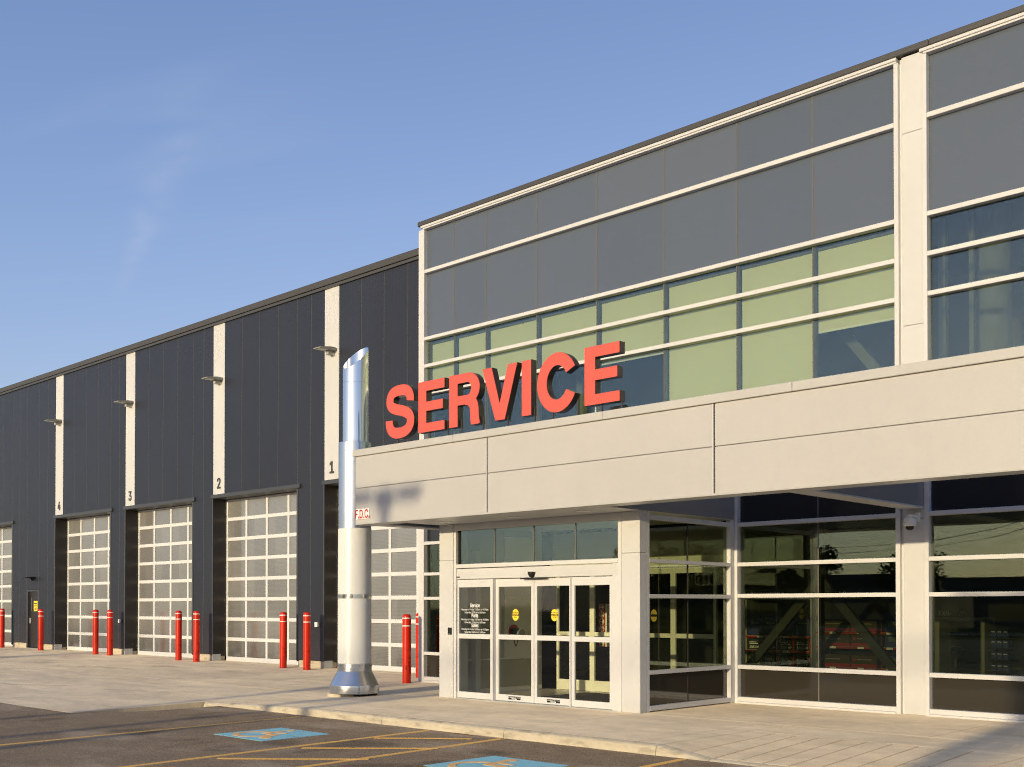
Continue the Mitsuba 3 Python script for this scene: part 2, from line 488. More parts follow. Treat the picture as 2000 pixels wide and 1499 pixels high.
# sidewalk
sw = struct('sidewalk', bx(-17.5, 6.0, 10.75, 17.0, -0.40, -0.24), 'seal')
wx = [-17.56, -15.05, -12.6, -10.12, -8.02, -5.70, -3.4, -1.1, 1.2, 3.5, 5.8]
Y0, YM = 10.62, 13.43
for i in range(len(wx) - 1):
    a, b = wx[i] + g, wx[i + 1] - g
    if not (a < -4.2 and b > -7.7):
        part(sw, 'slab', slab(a, b, Y0 + g, YM - g), 'concrete', smooth=30)
    part(sw, 'slab', slab(a, b, YM + g, 16.9), 'concrete', smooth=30)
# the kerb ramp: pieces between grooves, and flares
part(sw, 'slab', slab(-8.02 + g, RX[0] - g, Y0 + g, YM - g), 'concrete', smooth=30)
part(sw, 'slab', slab(RX[0] + g, RX[3] - g, 12.5, YM - g), 'concrete', smooth=30)
part(sw, 'slab', slab(RX[3] + g, -3.4 - g, Y0 + g, YM - g), 'concrete', smooth=30)
gxs = [RX[0], -7.27, -6.96, -6.65, -6.34, -6.03, -5.72, -5.41, -5.10, -4.79, RX[3]]
for a, b in zip(gxs[:-1], gxs[1:]):
    part(sw, 'ramp_strip', slab(a + 0.012, b - 0.012, Y0 + g, 12.5 - 0.01), 'concrete', smooth=30)
struct('sidewalk_bed', bx(-17.4, 5.8, 10.66, 16.8, -0.23, -0.135), 'joint') if False else None


def kerb(x0, x1):
    n = max(3, int((x1 - x0) / 0.18))
    xs = np.linspace(x0, x1, n)
    prof = []
    for x in xs:
        h = float(H(x, 10.6))
        wob = 0.006 * math.sin(x * 9.1) + 0.004 * math.sin(x * 23)
        prof.append([[x, 10.618, h], [x, 10.53, h + 0.001], [x, 10.487 + wob, h - 0.012], [x, 10.470 + wob, h - 0.035], [x, 10.458 + wob, -0.16], [x, 10.46, -0.24]])
    v = np.array(prof).reshape(-1, 3)
    f = []
    for i in range(n - 1):
        for j in range(5):
            p = i * 6 + j
            f += [[p, p + 6, p + 7], [p, p + 7, p + 1]]
    return trimesh.Trimesh(v, np.array(f), process=False)


kb = struct('kerb', bx(-17.2, 5.8, 10.56, 10.64, -0.42, -0.20), 'kerb')
kx = [-17.5, -15.05, -12.6, -10.12, RX[0], RX[1], RX[2], RX[3], -3.4, -1.1, 1.2, 3.5, 5.8]
for a, b in zip(kx[:-1], kx[1:]):
    part(kb, 'kerb_stone', kerb(a + 0.003, b - 0.003), 'kerb', smooth=50)

# ------------------------------------------------------------------ painted markings
MZ = AZ + 0.004
def stripe(p0, p1, w=0.1):
    return LineString([p0, p1]).buffer(w / 2, cap_style=2)


mk = [('leftmost long yellow bay line, left of the blue square with the wheelchair symbol', (-13.75, -1.0), (-14.42, 10.3)),
      ('yellow bay line bounding the hatched aisle on its left side', (-10.85, -1.0), (-11.50, 10.38)),
      ('yellow bay line bounding the hatched aisle on its right side', (-9.3, -1.0), (-10.08, 10.38)),
      ('short yellow bay line near the kerb ramp, at the bottom right', (-6.6, -1.0), (-7.24, 10.40))]
for lab, a, b in mk:
    k = key_for('bay_line')
    scene[k] = mikit.ply(poly_flat(stripe(a, b, 0.10), MZ), M['yellow'])
    labels[k] = {'label': lab, 'category': 'painted line', 'group': 'yellow parking bay lines'}
hs = [((-11.33, 9.28), (-10.34, 10.10), 'hatch line nearest the kerb, between the two yellow bay lines'),
      ((-11.17, 8.02), (-9.93, 9.13), 'middle one of three visible hatch lines between the yellow bay lines'),
      ((-11.08, 6.80), (-9.80, 7.95), 'lowest visible hatch line, nearest the bottom of the photo'),
      ((-11.0, 5.6), (-9.70, 6.77), 'hatch line out of the picture below the others')]
for a, b, lab in hs:
    k = key_for('hatch_line')
    scene[k] = mikit.ply(poly_flat(stripe(a, b, 0.085), MZ + 0.004), M['yellow'])
    labels[k] = {'label': lab, 'category': 'painted line', 'group': 'hatch lines of the aisle'}


def wheelchair(s):
    c = []
    c.append(Point(0.40, 0.87).buffer(0.075))
    c.append(LineString([(0.40, 0.76), (0.44, 0.46)]).buffer(0.045))
    c.append(LineString([(0.44, 0.47), (0.68, 0.47), (0.80, 0.17), (0.90, 0.20)]).buffer(0.043))
    c.append(LineString([(0.42, 0.63), (0.63, 0.63)]).buffer(0.036))
    a = np.radians(np.linspace(105, 385, 40))
    c.append(LineString([(0.40 + 0.26 * math.cos(t), 0.34 + 0.25 * math.sin(t)) for t in a]).buffer(0.04))
    return affinity.scale(unary_union(c), s, s, origin=(0, 0))


for x0, y0, lab in ((-13.27, 8.08, 'blue square with wheelchair symbol left of the hatched aisle'), (-8.99, 8.05, 'blue square with wheelchair symbol right of the hatched aisle, cut by the bottom edge')):
    t = thing('accessible_parking_marking', lab, 'painted symbol', 'blue wheelchair parking markings')
    part(t, 'blue_square', poly_flat(sbox(x0, y0, x0 + 1.14, y0 + 1.09), MZ), 'blue')
    part(t, 'wheelchair_symbol', poly_flat(affinity.translate(wheelchair(1.05), x0 + 0.0, y0 + 0.03), MZ + 0.004), 'orange')

# ------------------------------------------------------------------ service wing
YW, YD = 17.45, 17.90
sv = thing('service_building', 'long dark ribbed metal service building with pale numbered strips and five glazed bay doors', 'building')


def rib_panel(x0, x1, z0, z1, y=YW, step=0.115, dep=0.0014):
    """insulated metal wall panel with shallow vertical ribs"""
    n = max(1, round((x1 - x0) / step))
    xs, ys = [x0], [y + 0.012]
    w = (x1 - x0) / n
    for i in range(n):
        a = x0 + i * w
        xs += [a + 0.008 if i == 0 else a + 0.1 * w, a + 0.62 * w, a + 0.72 * w, a + 0.95 * w if i < n - 1 else x1 - 0.008]
        ys += [y, y, y + dep, y + dep if i < n - 1 else y]
    xs.append(x1); ys.append(y + 0.012)
    v = np.array([[a, b, z] for z in (z0, z1) for a, b in zip(xs, ys)])
    m = len(xs)
    f = []
    for i in range(m - 1):
        f += [[i, i + 1, m + i + 1], [i, m + i + 1, m + i]]
    # lower edge
    v = np.vstack([v, [[x0, y + 0.05, z0], [x1, y + 0.05, z0]]])
    for i in range(m - 1):
        f.append([i, 2 * m, i + 1])
    f.append([m - 1, 2 * m, 2 * m + 1])
    return trimesh.Trimesh(v, np.array(f), process=False)


part(sv, 'wall_core', cat(bx(-60, -18.1, 18.3, 42, -0.5, 9.86), bx(-60, -18.1, YW + 0.05, 18.3, 4.80, 9.86)), 'inner')
part(sv, 'roof', bx(-60, -18.1, YW - 0.05, 42, 9.86, 9.93), 'cap')
ZT = 9.935
BAYS = [(-23.36, 1), (-28.74, 2), (-34.06, 3), (-39.27, 4), (-47.19, 5), (-52.5, 6)]
OW = 4.19
e = 0.005
for bi, (B, num) in enumerate(BAYS):
    nxt = {1: -18.05, 5: -39.27}.get(num, BAYS[bi - 1][0] if bi else None)
    z0 = 4.89
    js = [0.0, 0.61, 1.51, 2.40, 3.29, 4.19]
    for a, b in zip(js[:-1], js[1:]):
        strip = a == 0.0
        if not strip:
            part(sv, 'panel_joint', bx(B + b - 0.005, B + b + 0.005, YW + 0.003, YW + 0.02, z0, ZT), 'wall_joint')
        part(sv, 'pale_panel' if strip else 'wall_panel', rib_panel(B + a + e, B + b - e, z0, ZT, step=0.10 if strip else 0.115), 'cream' if strip else 'dark')
    if num == 1:
        cuts = [B + OW, B + OW + 0.9]
        cuts = [B + OW, -18.06]
    elif num == 5:
        cuts = [B + OW, -42.35, -41.66, -40.62, -39.9, -39.27]
    else:
        cuts = [B + OW, B + 4.79, nxt]
    for a, b in zip(cuts[:-1], cuts[1:]):
        zb = 0.19 + float(gz(a))
        if num == 5 and abs(a + 41.66) < 0.01:
            zb = 2.24
        part(sv, 'wall_panel', rib_panel(a + e, b - e, zb, ZT), 'dark')
        if b != nxt:
            part(sv, 'panel_joint', bx(b - 0.006, b + 0.006, YW + 0.003, YW + 0.02, max(zb, 0.2), ZT), 'wall_joint')
    # reveal of the opening: left jamb faces the camera
    jm = (bx(B - 0.004, B + 0.012, YW + 0.012, YD + 0.06, 0.16, 4.80), bx(B + OW - 0.012, B + OW + 0.004, YW + 0.012, YD + 0.06, 0.16, 4.80))
    [part(sv, 'door_jamb', j_, 'jamb') for j_ in jm]
    part(sv, 'jamb_trim', cat(bev(B - 0.030, B + 0.014, YW - 0.012, YW + 0.01, 0.18, 4.77), bev(B + OW - 0.014, B + OW + 0.05, YW - 0.012, YW + 0.01, 0.18, 4.77)), 'dark_trim')
    part(sv, 'door_head', bev(B - 0.03, B + 4.37, YW - 0.065, YW + 0.004, 4.775, 4.885, 0.006), 'dark_trim')
    part(sv, 'head_soffit', bx(B, B + OW, YW + 0.006, YD + 0.08, 4.775, 4.80), 'dark_trim')
    # footing of the pier on the right of this opening
    fr = [(B + OW + 0.02, (nxt if num != 5 else -41.66) - 0.03)] + ([(-40.62, -39.30)] if num == 5 else [])
    if num != 1:
        for a, b in fr:
            part(sv, 'concrete_footing', bev(a, b, YW + 0.03, YD, -0.15, 0.185 + float(gz(a)), 0.01), 'kerb')
        part(sv, 'jamb_base', bev(nxt + 0.0, nxt + 0.018, YW - 0.005, YW + 0.27, -0.1, 0.20 + float(gz(nxt)), 0.003), 'galv')
    # overhead door
    d = part(sv, 'overhead_door', bx(B - 0.1, B + OW + 0.1, YD + 0.075, YD + 0.09, -0.1, 4.85), 'seal')
    zs = [0.0 + float(gz(B + 2))] + [0.66 + 0.588 * i for i in range(7)] + [4.765]
    x_ = [B + 0.01 + i * (OW - 0.02) / 4 for i in range(5)]
    for i in range(9):
        za = zs[0] + 0.0 if i == 0 else zs[i] - 0.05
        zb = zs[0] + 0.13 if i == 0 else (zs[i] + 0.05 if i < 8 else 4.765)
        part(sv, 'overhead_door__rail' if bi == 0 else d.split('__', 1)[0] + '__' + d.split('__', 1)[1] + '__rail', bev(B + 0.01, B + OW - 0.01, YD, YD + 0.05, za, zb, 0.004), 'door_frame')
    for i in range(5):
        xa, xb = (x_[i], x_[i] + 0.07) if i == 0 else ((x_[i] - 0.07, x_[i]) if i == 4 else (x_[i] - 0.045, x_[i] + 0.045))
        part(d, 'stile', bev(xa, xb, YD + 0.004, YD + 0.05, 0.05, 4.75, 0.004), 'door_frame')
    for i in range(8):
        for j in range(4):
            part(d, 'pane', bx(x_[j] + 0.02, x_[j + 1] - 0.02, YD + 0.030, YD + 0.04, zs[i] + 0.03, zs[i + 1] - 0.03), 'pane')
    # number on the pale strip
    if num <= 5:
        part(sv, 'bay_number', text(str(num), 0.295, YW - 0.002, B + 0.335, 5.06, 0.02, True, 0.86), 'dark_trim')
fx = [-18.1, -19.1, -21.39, -23.69, -25.95, -28.24, -30.51, -32.72, -34.99, -37.19, -39.4, -41.65, -43.9, -46.2, -48.4, -50.7, -53, -60]
for b, a in zip(fx[:-1], fx[1:]):
    m = bev(a + 0.002, b - 0.002, YW - 0.075, YW + 0.2, 9.945, 10.105, 0.008)
    v = np.array(m.vertices)
    v[v[:, 2] > 10.05, 1] -= 0.015
    m.vertices = v
    part(sv, 'roof_fascia', m, 'cap')
    part(sv, 'fascia_joint', bx(a - 0.012, a + 0.012, YW - 0.083, YW - 0.05, 9.948, 10.10), 'cap')
# man door
md = part(sv, 'side_door', bev(-41.56, -40.70, YW + 0.07, YW + 0.11, 0.10, 2.17, 0.004), 'jamb')
part(sv, 'door_frame', cat(bev(-41.66, -41.57, YW - 0.005, YW + 0.12, 0.09, 2.235), bev(-40.69, -40.62, YW - 0.005, YW + 0.12, 0.09, 2.235), bev(-41.57, -40.69, YW - 0.004, YW + 0.12, 2.175, 2.235)), 'dark_trim')
part(md, 'handle', cat(bev(-41.51, -41.44, YW + 0.045, YW + 0.07, 1.0, 1.20), tube((-41.47, YW + 0.03, 1.05), (-41.34, YW + 0.03, 1.05), 0.012)), 'galv')
part(md, 'vision_slot', bx(-41.38, -41.33, YW + 0.062, YW + 0.07, 1.45, 1.95), 'spandrel')
part(sv, 'threshold_plate', bx(-41.6, -40.66, YW - 0.01, YW + 0.12, 0.06, 0.085), 'galv')
sg = thing('warning_notice', 'small yellow warning notice stuck on the dark side door', 'sign')
part(sg, 'plate', bev(-41.17, -40.86, YW + 0.060, YW + 0.068, 1.45, 1.83, 0.002), 'yellow_sign')
part(sg, 'heading', cat(*[bx(-41.13, -40.90, YW + 0.057, YW + 0.060, z, z + h) for z, h in ((1.72, 0.035), (1.66, 0.02))]), 'black')
part(sg, 'lines', cat(*[bx(-41.12, -40.92, YW + 0.057, YW + 0.060, z, z + 0.018) for z in (1.60, 1.55, 1.50)]), 'black')


def wall_lamp(x, z, dark=False):
    num = {-22.99: 'one', -28.37: 'two', -33.69: 'three', -38.90: 'four'}.get(x)
    lab = 'dark wall lamp above the side door at the far left' if dark else f'flat grey wall lamp on the pale strip of bay {num}'
    t = thing('wall_lamp', lab, 'lamp', None if dark else 'flat wall lamps on the pale strips')
    s = 0.75 if dark else 1.0
    prof = Polygon([(0, 0.0), (0.0, 0.07), (-0.20, 0.07), (-0.49, 0.018), (-0.49, 0.0)])
    m = trimesh.creation.extrude_polygon(prof, 0.34 * s, engine='earcut')
    v = np.array(m.vertices)
    w = np.stack([x - 0.17 * s + v[:, 2], YW - 0.03 + v[:, 0] * s, z + v[:, 1] * s], -1)
    k = np.clip((YW - 0.35 * s - w[:, 1]) / 0.4, 0, 1)
    w[:, 0] = x + (w[:, 0] - x) * (1 - 0.22 * k)
    m = trimesh.Trimesh(w, m.faces, process=False)
    m.fix_normals()
    bm = 'black' if dark else 'lamp_body'
    part(t, 'housing', m, bm)
    part(t, 'bracket', cat(bev(x - 0.06, x + 0.06, YW - 0.20 * s, YW - 0.001, z - 0.11 * s, z - 0.002), bev(x - 0.08, x + 0.08, YW - 0.035, YW - 0.001, z - 0.12 * s, z + 0.09 * s)), bm)
    part(t, 'lens', bx(x - 0.11 * s, x + 0.11 * s, YW - 0.46 * s, YW - 0.24 * s, z - 0.006, z - 0.001), 'lens')


for x in (-22.99, -28.37, -33.69, -38.90):
    wall_lamp(x, 8.20)
wall_lamp(-41.0, 2.66, True)
for x, lab in ((-23.6, 'small white door sensor on the pier between bays one and two'), (-34.31, 'small white door sensor on the pier between bays three and four')):
    t = thing('door_sensor', lab, 'sensor', 'white sensors on the door piers')
    part(t, 'cover', bev(x - 0.06, x + 0.05, YW - 0.085, YW - 0.03, 1.08, 1.21, 0.012), 'white')
    part(t, 'back_box', bev(x - 0.05, x + 0.05, YW - 0.03, YW - 0.001, 1.085, 1.205, 0.004), 'grey')

# ------------------------------------------------------------------ bollards
BOL = [(-17.975, 15.61, 'red bollard standing alone to the right of the chrome stack'), (-18.97, 16.87, 'red bollard half hidden behind the white corner post'),
       (-23.364, 16.92, 'red bollard before the pier between bays one and two'), (-24.517, 17.00, 'red bollard in front of the right edge of bay two'),
       (-28.77, 16.95, 'red bollard before the pier between bays two and three'), (-29.90, 17.02, 'red bollard in front of the right half of bay three'),
       (-34.165, 17.0, 'red bollard before the pier between bays three and four'), (-35.205, 17.02, 'red bollard in front of the right half of bay four'),
       (-39.36, 17.0, 'red bollard just right of the dark side door'), (-42.82, 17.02, 'red bollard cut by the left edge of the photo')]
for x, y, lab in BOL:
    t = thing('bollard', lab, 'bollard', 'red bollards along the service bays')
    z = float(H(x, y))
    r, h = 0.094, 1.475
    prof = [(r, -0.1), (r, h - 0.07), (r * 0.97, h - 0.045), (r * 0.86, h - 0.02), (r * 0.6, h - 0.004), (0.001, h)]
    part(t, 'sleeve', lathe(prof, (x, y, z), 32), 'bollard', smooth=60)
    for zz in (h - 0.10, h - 0.262):
        part(t, 'reflective_band', lathe([(r + 0.002, zz), (r + 0.002, zz + 0.021)], (x, y, z), 32), 'tape', smooth=60)

# ------------------------------------------------------------------ showroom building
YT, YG = 16.0, 16.10
tw = thing('showroom_building', 'tall showroom front of grey panels and glass in white frames, under the dark roof edge', 'building')
RA = [(8.838, 8.912), (7.378, 7.448), (6.785, 6.855), (6.192, 6.262)]
RB = [(2.945, 3.012), (2.28, 2.345), (1.755, 1.82), (0.57, 0.638)]
bayL = [-17.87, -17.02, -16.07, -14.65, -13.13, -11.59, -10.09, -8.68, -7.285]
bayR = [-6.78, -5.25, -3.75, -2.27, -0.78]
bay3 = [-0.30, 1.2, 2.7, 4.3]
zg = [(8.912, 9.80, 'spandrel_panel'), (7.448, 8.838, 'spandrel_panel'), (6.855, 7.378, 'window_pane'), (6.262, 6.785, 'window_pane'), (4.15, 6.192, 'window_pane')]
zl = [(3.012, 4.15, 'lower_spandrel'), (2.345, 2.945, 'window_pane'), (1.82, 2.28, 'window_pane'), (0.638, 1.755, 'window_pane'), (0.10, 0.57, 'base_panel')]


def mull(x0, x1, z0=0.0, z1=9.80):
    part(tw, 'mullion', bev(x0, x1, YT, YG + 0.045, z0, z1, 0.004), 'trim')


mull(-18.045, -17.87, -0.05)
part(tw, 'corner_panel', bx(-18.045, -17.98, YG + 0.05, 19.0, -0.05, 9.86), 'cream')
for a, b in ((-7.285, -7.215), (-6.845, -6.78), (-0.78, -0.71), (-0.365, -0.30)):
    mull(a, b, 0.0)
for x0, x1 in ((-17.87, -7.285), (-6.78, -0.78), (-0.30, 4.3)):
    for za, zb in RA:
        part(tw, 'rail', bev(x0 + 0.001, x1 - 0.001, YT + 0.003, YG + 0.03, za, zb, 0.004), 'trim')
    part(tw, 'head_rail', bev(x0 - 0.10, x1 + 0.05, YT - 0.02, YG + 0.03, 9.835, 9.882, 0.004), 'trim')
    part(tw, 'head_rail', bev(x0 - 0.05, x1 + 0.05, YT - 0.006, YG + 0.03, 9.80, 9.830, 0.003), 'trim')
ground_spans = [(-17.87, -14.56), (-10.036, -7.285), (-6.78, -0.78), (-0.30, 4.3)]
mull(-10.117, -10.036, 0.0, 3.5)
mull(-14.62, -14.56, 0.0, 3.05)
for x0, x1 in ground_spans:
    for za, zb in RB:
        part(tw, 'rail', bev(x0 + 0.001, x1 - 0.001, YT + 0.003, YG + 0.03, za, zb, 0.004), 'trim')
    part(tw, 'sill', cat(bev(x0 + 0.001, x1 - 0.001, YT + 0.003, YG + 0.03, 0.03, 0.105, 0.004), bev(x0 - 0.03, x1 + 0.001, YT - 0.03, YG + 0.03, -0.05, 0.028, 0.003)), 'trim')


def cells(js, rows, ext=None):
    for a, b in zip(js[:-1], js[1:]):
        for z0, z1, kind in rows:
            if kind == 'window_pane':
                part(tw, 'window_pane', pane_y(a + 0.004, b - 0.004, YG, z0 - 0.01, z1 + 0.01), 'glass' if z0 > 4 else 'glass_low', smooth=True)
            else:
                m = {'spandrel_panel': ('spandrel', 'spandrel_b', 'spandrel_c')[int(rng.integers(3))], 'lower_spandrel': 'spandrel_dark', 'base_panel': 'base'}[kind]
                part(tw, kind, pane_y(a + 0.007, b - 0.007, YG, z0 - 0.01, z1 + 0.01, amp=0.0004, tilt=0.0010), m, smooth=True)
    for a in js[1:-1]:
        part(tw, 'glazing_joint', bx(a - 0.011, a + 0.011, YG - 0.004, YG + 0.02, rows[-1][0], rows[0][1]), 'joint')


mat('base', pr((0.032, 0.028, 0.021), 0.05, 0.75))
for js in (bayL, bayR, bay3):
    cells(js, zg)
cells([-17.87, -16.07, -14.62], zl)
cells([-10.036, -8.607, -7.285], zl)
cells([-6.78, -5.25, -3.75, -2.27, -0.78], zl)
cells([-0.30, 2.0, 4.3], zl)
part(tw, 'lower_spandrel', bx(-14.6, -10.05, YG, YG + 0.03, 3.05, 4.2), 'spandrel_dark')
# spandrel backing so that no light leaks, floor, ceiling, walls of the rooms behind
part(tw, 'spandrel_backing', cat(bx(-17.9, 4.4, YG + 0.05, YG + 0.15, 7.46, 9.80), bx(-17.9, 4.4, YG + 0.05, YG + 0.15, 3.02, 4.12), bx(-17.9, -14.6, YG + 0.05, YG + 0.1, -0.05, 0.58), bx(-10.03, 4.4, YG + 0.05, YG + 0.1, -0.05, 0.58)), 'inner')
# columns between the window bays
for a, b in ((-7.165, -6.847), (-0.708, -0.367)):
    zz = [0.0, 2.91, 5.805, 8.70, 9.86]
    for z0, z1 in zip(zz[:-1], zz[1:]):
        part(tw, 'column_cladding', bev(a, b, YT + 0.015, YT + 0.14, z0 + 0.003, z1 - 0.003, 0.006), 'cream')
    part(tw, 'reveal_strip', bx(a - 0.048, a + 0.001, YT + 0.07, YT + 0.12, 0.0, 9.86), 'trim')
tx = [-18.06, -15.6, -12.4, -9.6, -6.73, -3.8, -0.8, 4.4]
for a, b in zip(tx[:-1], tx[1:]):
    part(tw, 'roof_fascia', bev(a + 0.003, b - 0.003, YT - 0.03, YT + 0.25, 9.885, 9.985, 0.01), 'cap')
part(tw, 'roof', bx(-18.04, 4.4, YT + 0.2, 32, 9.87, 9.96), 'cap')
part(tw, 'shell', cat(bx(-18.0, -17.92, 16.3, 32, -0.1, 9.87), bx(4.3, 4.4, 16.2, 32, -0.1, 9.87), bx(-18, 4.4, 31.9, 32, -0.1, 9.87)), 'inner')
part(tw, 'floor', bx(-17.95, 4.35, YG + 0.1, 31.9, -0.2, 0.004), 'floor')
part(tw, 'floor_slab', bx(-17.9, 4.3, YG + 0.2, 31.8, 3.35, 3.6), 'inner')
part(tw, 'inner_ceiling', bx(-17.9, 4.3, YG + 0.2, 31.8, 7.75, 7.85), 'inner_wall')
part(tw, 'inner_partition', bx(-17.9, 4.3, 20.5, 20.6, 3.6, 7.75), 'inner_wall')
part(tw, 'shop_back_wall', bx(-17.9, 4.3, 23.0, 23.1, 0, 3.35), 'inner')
# inner mullions seen through the upper glass
for a in bayL[1:-1] + bayR[1:-1]:
    part(tw, 'inner_mullion', bx(a - 0.025, a + 0.025, YG + 0.03, YG + 0.12, 4.15, 7.44), 'inner_pale')
part(tw, 'inner_mullion', bx(-17.87, -17.80, YG + 0.03, YG + 0.17, 4.15, 7.44), 'inner_pale')
for a in (-8.607, -16.07, -5.25, -3.75):
    part(tw, 'inner_mullion', bx(a - 0.03, a + 0.03, YG + 0.03, YG + 0.15, 0.05, 2.95), 'seal')
# roller blinds
bl = [6.28, 6.28, 6.28, 6.28, 6.17, 4.2, 4.2, 6.01]
for (a, b), zb in zip(zip(bayL[:-1], bayL[1:]), bl):
    k = part(tw, 'roller_blind', bx(a + 0.045, b - 0.04, YG + 0.095, YG + 0.099, zb, 7.33), 'blind')
    part(k, 'roller', tube((a + 0.035, YG + 0.11, 7.325), (b - 0.032, YG + 0.11, 7.325), 0.032, 14), 'inner_pale')
    part(k, 'hem_bar', bx(a + 0.045, b - 0.04, YG + 0.088, YG + 0.106, zb - 0.03, zb), 'white')
# steel behind the glass
def beam(p0, p1, w=0.1, d=0.1):
    p0, p1 = np.array(p0, float), np.array(p1, float)
    L = np.linalg.norm(p1 - p0)
    m = trimesh.creation.box([w, d, L])
    z = (p1 - p0) / L
    y = np.array([0, 1.0, 0])
    x = np.cross(y, z); x /= np.linalg.norm(x)
    y = np.cross(z, x)
    R = np.eye(4); R[:3, 0], R[:3, 1], R[:3, 2], R[:3, 3] = x, y, z, (p0 + p1) / 2
    m.apply_transform(R)
    return m


part(tw, 'brace', beam((-10.33, 16.75, 0.5), (-8.95, 16.75, 2.02), 0.14), 'brace')
part(tw, 'brace', beam((-7.55, 16.75, 0.5), (-8.87, 16.75, 2.02), 0.14), 'brace')
part(tw, 'brace', beam((-8.91, 16.75, 2.0), (-8.91, 16.75, 3.3), 0.16), 'brace')
part(tw, 'brace', beam((-8.75, 16.85, 6.4), (-7.35, 16.85, 4.6), 0.16), 'inner_pale')
part(tw, 'steel_post', bx(-6.925, -6.815, 16.75, 16.86, 3.6, 7.74), 'inner_pale')
part(tw, 'steel_post', bx(-6.478, -6.412, 16.80, 16.87, 3.6, 7.74), 'inner_pale')
part(tw, 'steel_post', bx(-14.35, -14.2, 16.95, 17.1, 3.6, 7.74), 'inner_pale')
part(tw, 'steel_post', bx(-11.3, -11.15, 17.05, 17.2, 3.6, 7.74), 'inner_pale')
part(tw, 'brace', beam((-5.2, 17.0, 4.3), (-4.2, 17.0, 7.7), 0.3), 'inner_pale')
part(tw, 'air_duct', lathe([(0.265, 3.6), (0.265, 7.74)], (-6.33, 17.35, 0), 36), 'inner_pale', smooth=60)

# ------------------------------------------------------------------ entrance canopy
cn = thing('entrance_canopy', 'wide cream panel canopy over the entrance, carrying the red letters', 'canopy')
YC = 12.29
cxs = [(-15.515, -12.272), (-12.232, -8.082), (-8.042, -3.894), (-3.855, 0.30), (0.34, 4.3)]
for a, b in cxs:
    for z0, z1 in ((3.066, 3.697), (3.705, 4.262)):
        part(cn, 'face_panel', bev(a, b, YC, YC + 0.05, z0, z1, 0.006), 'emboss')
for i in range(4):
    a, b = cxs[i][1], cxs[i + 1][0]
    part(cn, 'joint_trim', cat(bx(a - 0.001, b + 0.001, YC + 0.022, YC + 0.05, 3.07, 4.26)), 'seal')
    part(cn, 'joint_trim', bev(a + 0.003, a + 0.018, YC - 0.003, YC + 0.05, 3.066, 4.262, 0.002), 'trim')
part(cn, 'front_beam', bx(-15.50, 4.3, YC + 0.055, YC + 0.33, 3.09, 4.25), 'cream')
part(cn, 'beam_soffit', bev(-15.53, 4.3, YC + 0.004, YC + 0.345, 3.060, 3.086, 0.003), 'cream')
part(cn, 'end_panel', bev(-15.548, -15.52, YC + 0.006, 16.0, 3.066, 4.26, 0.004), 'emboss')
ck = [-15.59, -13.0, -9.9, -6.9, -3.9, -0.9, 4.3]
for a, b in zip(ck[:-1], ck[1:]):
    part(cn, 'coping', bev(a + 0.002, b - 0.002, YC - 0.035, YC + 0.42, 4.268, 4.385, 0.006), 'emboss')
# roof over the vestibule and the cross beams
part(cn, 'vestibule_roof', bx(-14.53, -10.09, YC + 0.35, 15.99, 3.09, 4.25), 'cream_in_shade')
part(cn, 'vestibule_roof_edge', bev(-10.088, -10.075, YC + 0.34, 15.97, 3.062, 3.66, 0.002), 'cream_in_shade')
part(cn, 'vestibule_roof_edge', bev(-10.088, -10.078, YC + 0.34, 15.97, 3.668, 4.25, 0.002), 'cream_in_shade')
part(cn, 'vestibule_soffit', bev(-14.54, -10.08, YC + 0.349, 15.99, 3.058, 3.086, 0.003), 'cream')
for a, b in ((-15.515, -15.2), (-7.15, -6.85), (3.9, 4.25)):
    part(cn, 'cross_beam', bx(a, b, YC + 0.35, 15.985, 3.09, 4.25), 'cream_in_shade')
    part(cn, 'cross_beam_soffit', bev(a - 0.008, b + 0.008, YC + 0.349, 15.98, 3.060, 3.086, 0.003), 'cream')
for x, y, lab in ((-13.78, 12.87, 'left'), (-12.29, 12.90, 'middle'), (-10.76, 12.86, 'right')):
    t = thing('soffit_downlight', f'{lab} one of three round downlights in the soffit above the doors', 'lamp', 'downlights under the canopy')
    part(t, 'trim_ring', lathe([(0.085, 3.061), (0.11, 3.052), (0.105, 3.046), (0.08, 3.050)], (x, y, 0), 28), 'white', smooth=60)
    part(t, 'lens', lathe([(0.001, 3.045), (0.05, 3.047), (0.082, 3.052)], (x, y, 0), 28), 'lens', smooth=60)
# plate "F.D.C."
t = thing('fire_connection_sign', 'small white plate with red letters F.D.C. at the lower left canopy corner', 'sign')
part(t, 'plate', bev(-15.50, -15.135, YC - 0.02, YC - 0.004, 3.15, 3.33, 0.004), 'white')
part(t, 'lettering', text('F.D.C.', 0.145, YC - 0.021, -15.318, 3.167, 0.004, True, 0.72), 'red')

# ------------------------------------------------------------------ SERVICE letters
def smooth_line(pts, n=80):
    from scipy.interpolate import splprep, splev
    p = np.array(pts, float)
    tck, _ = splprep([p[:, 0], p[:, 1]], s=0.0)
    u = np.linspace(0, 1, n)
    return LineString(np.stack(splev(u, tck), -1))


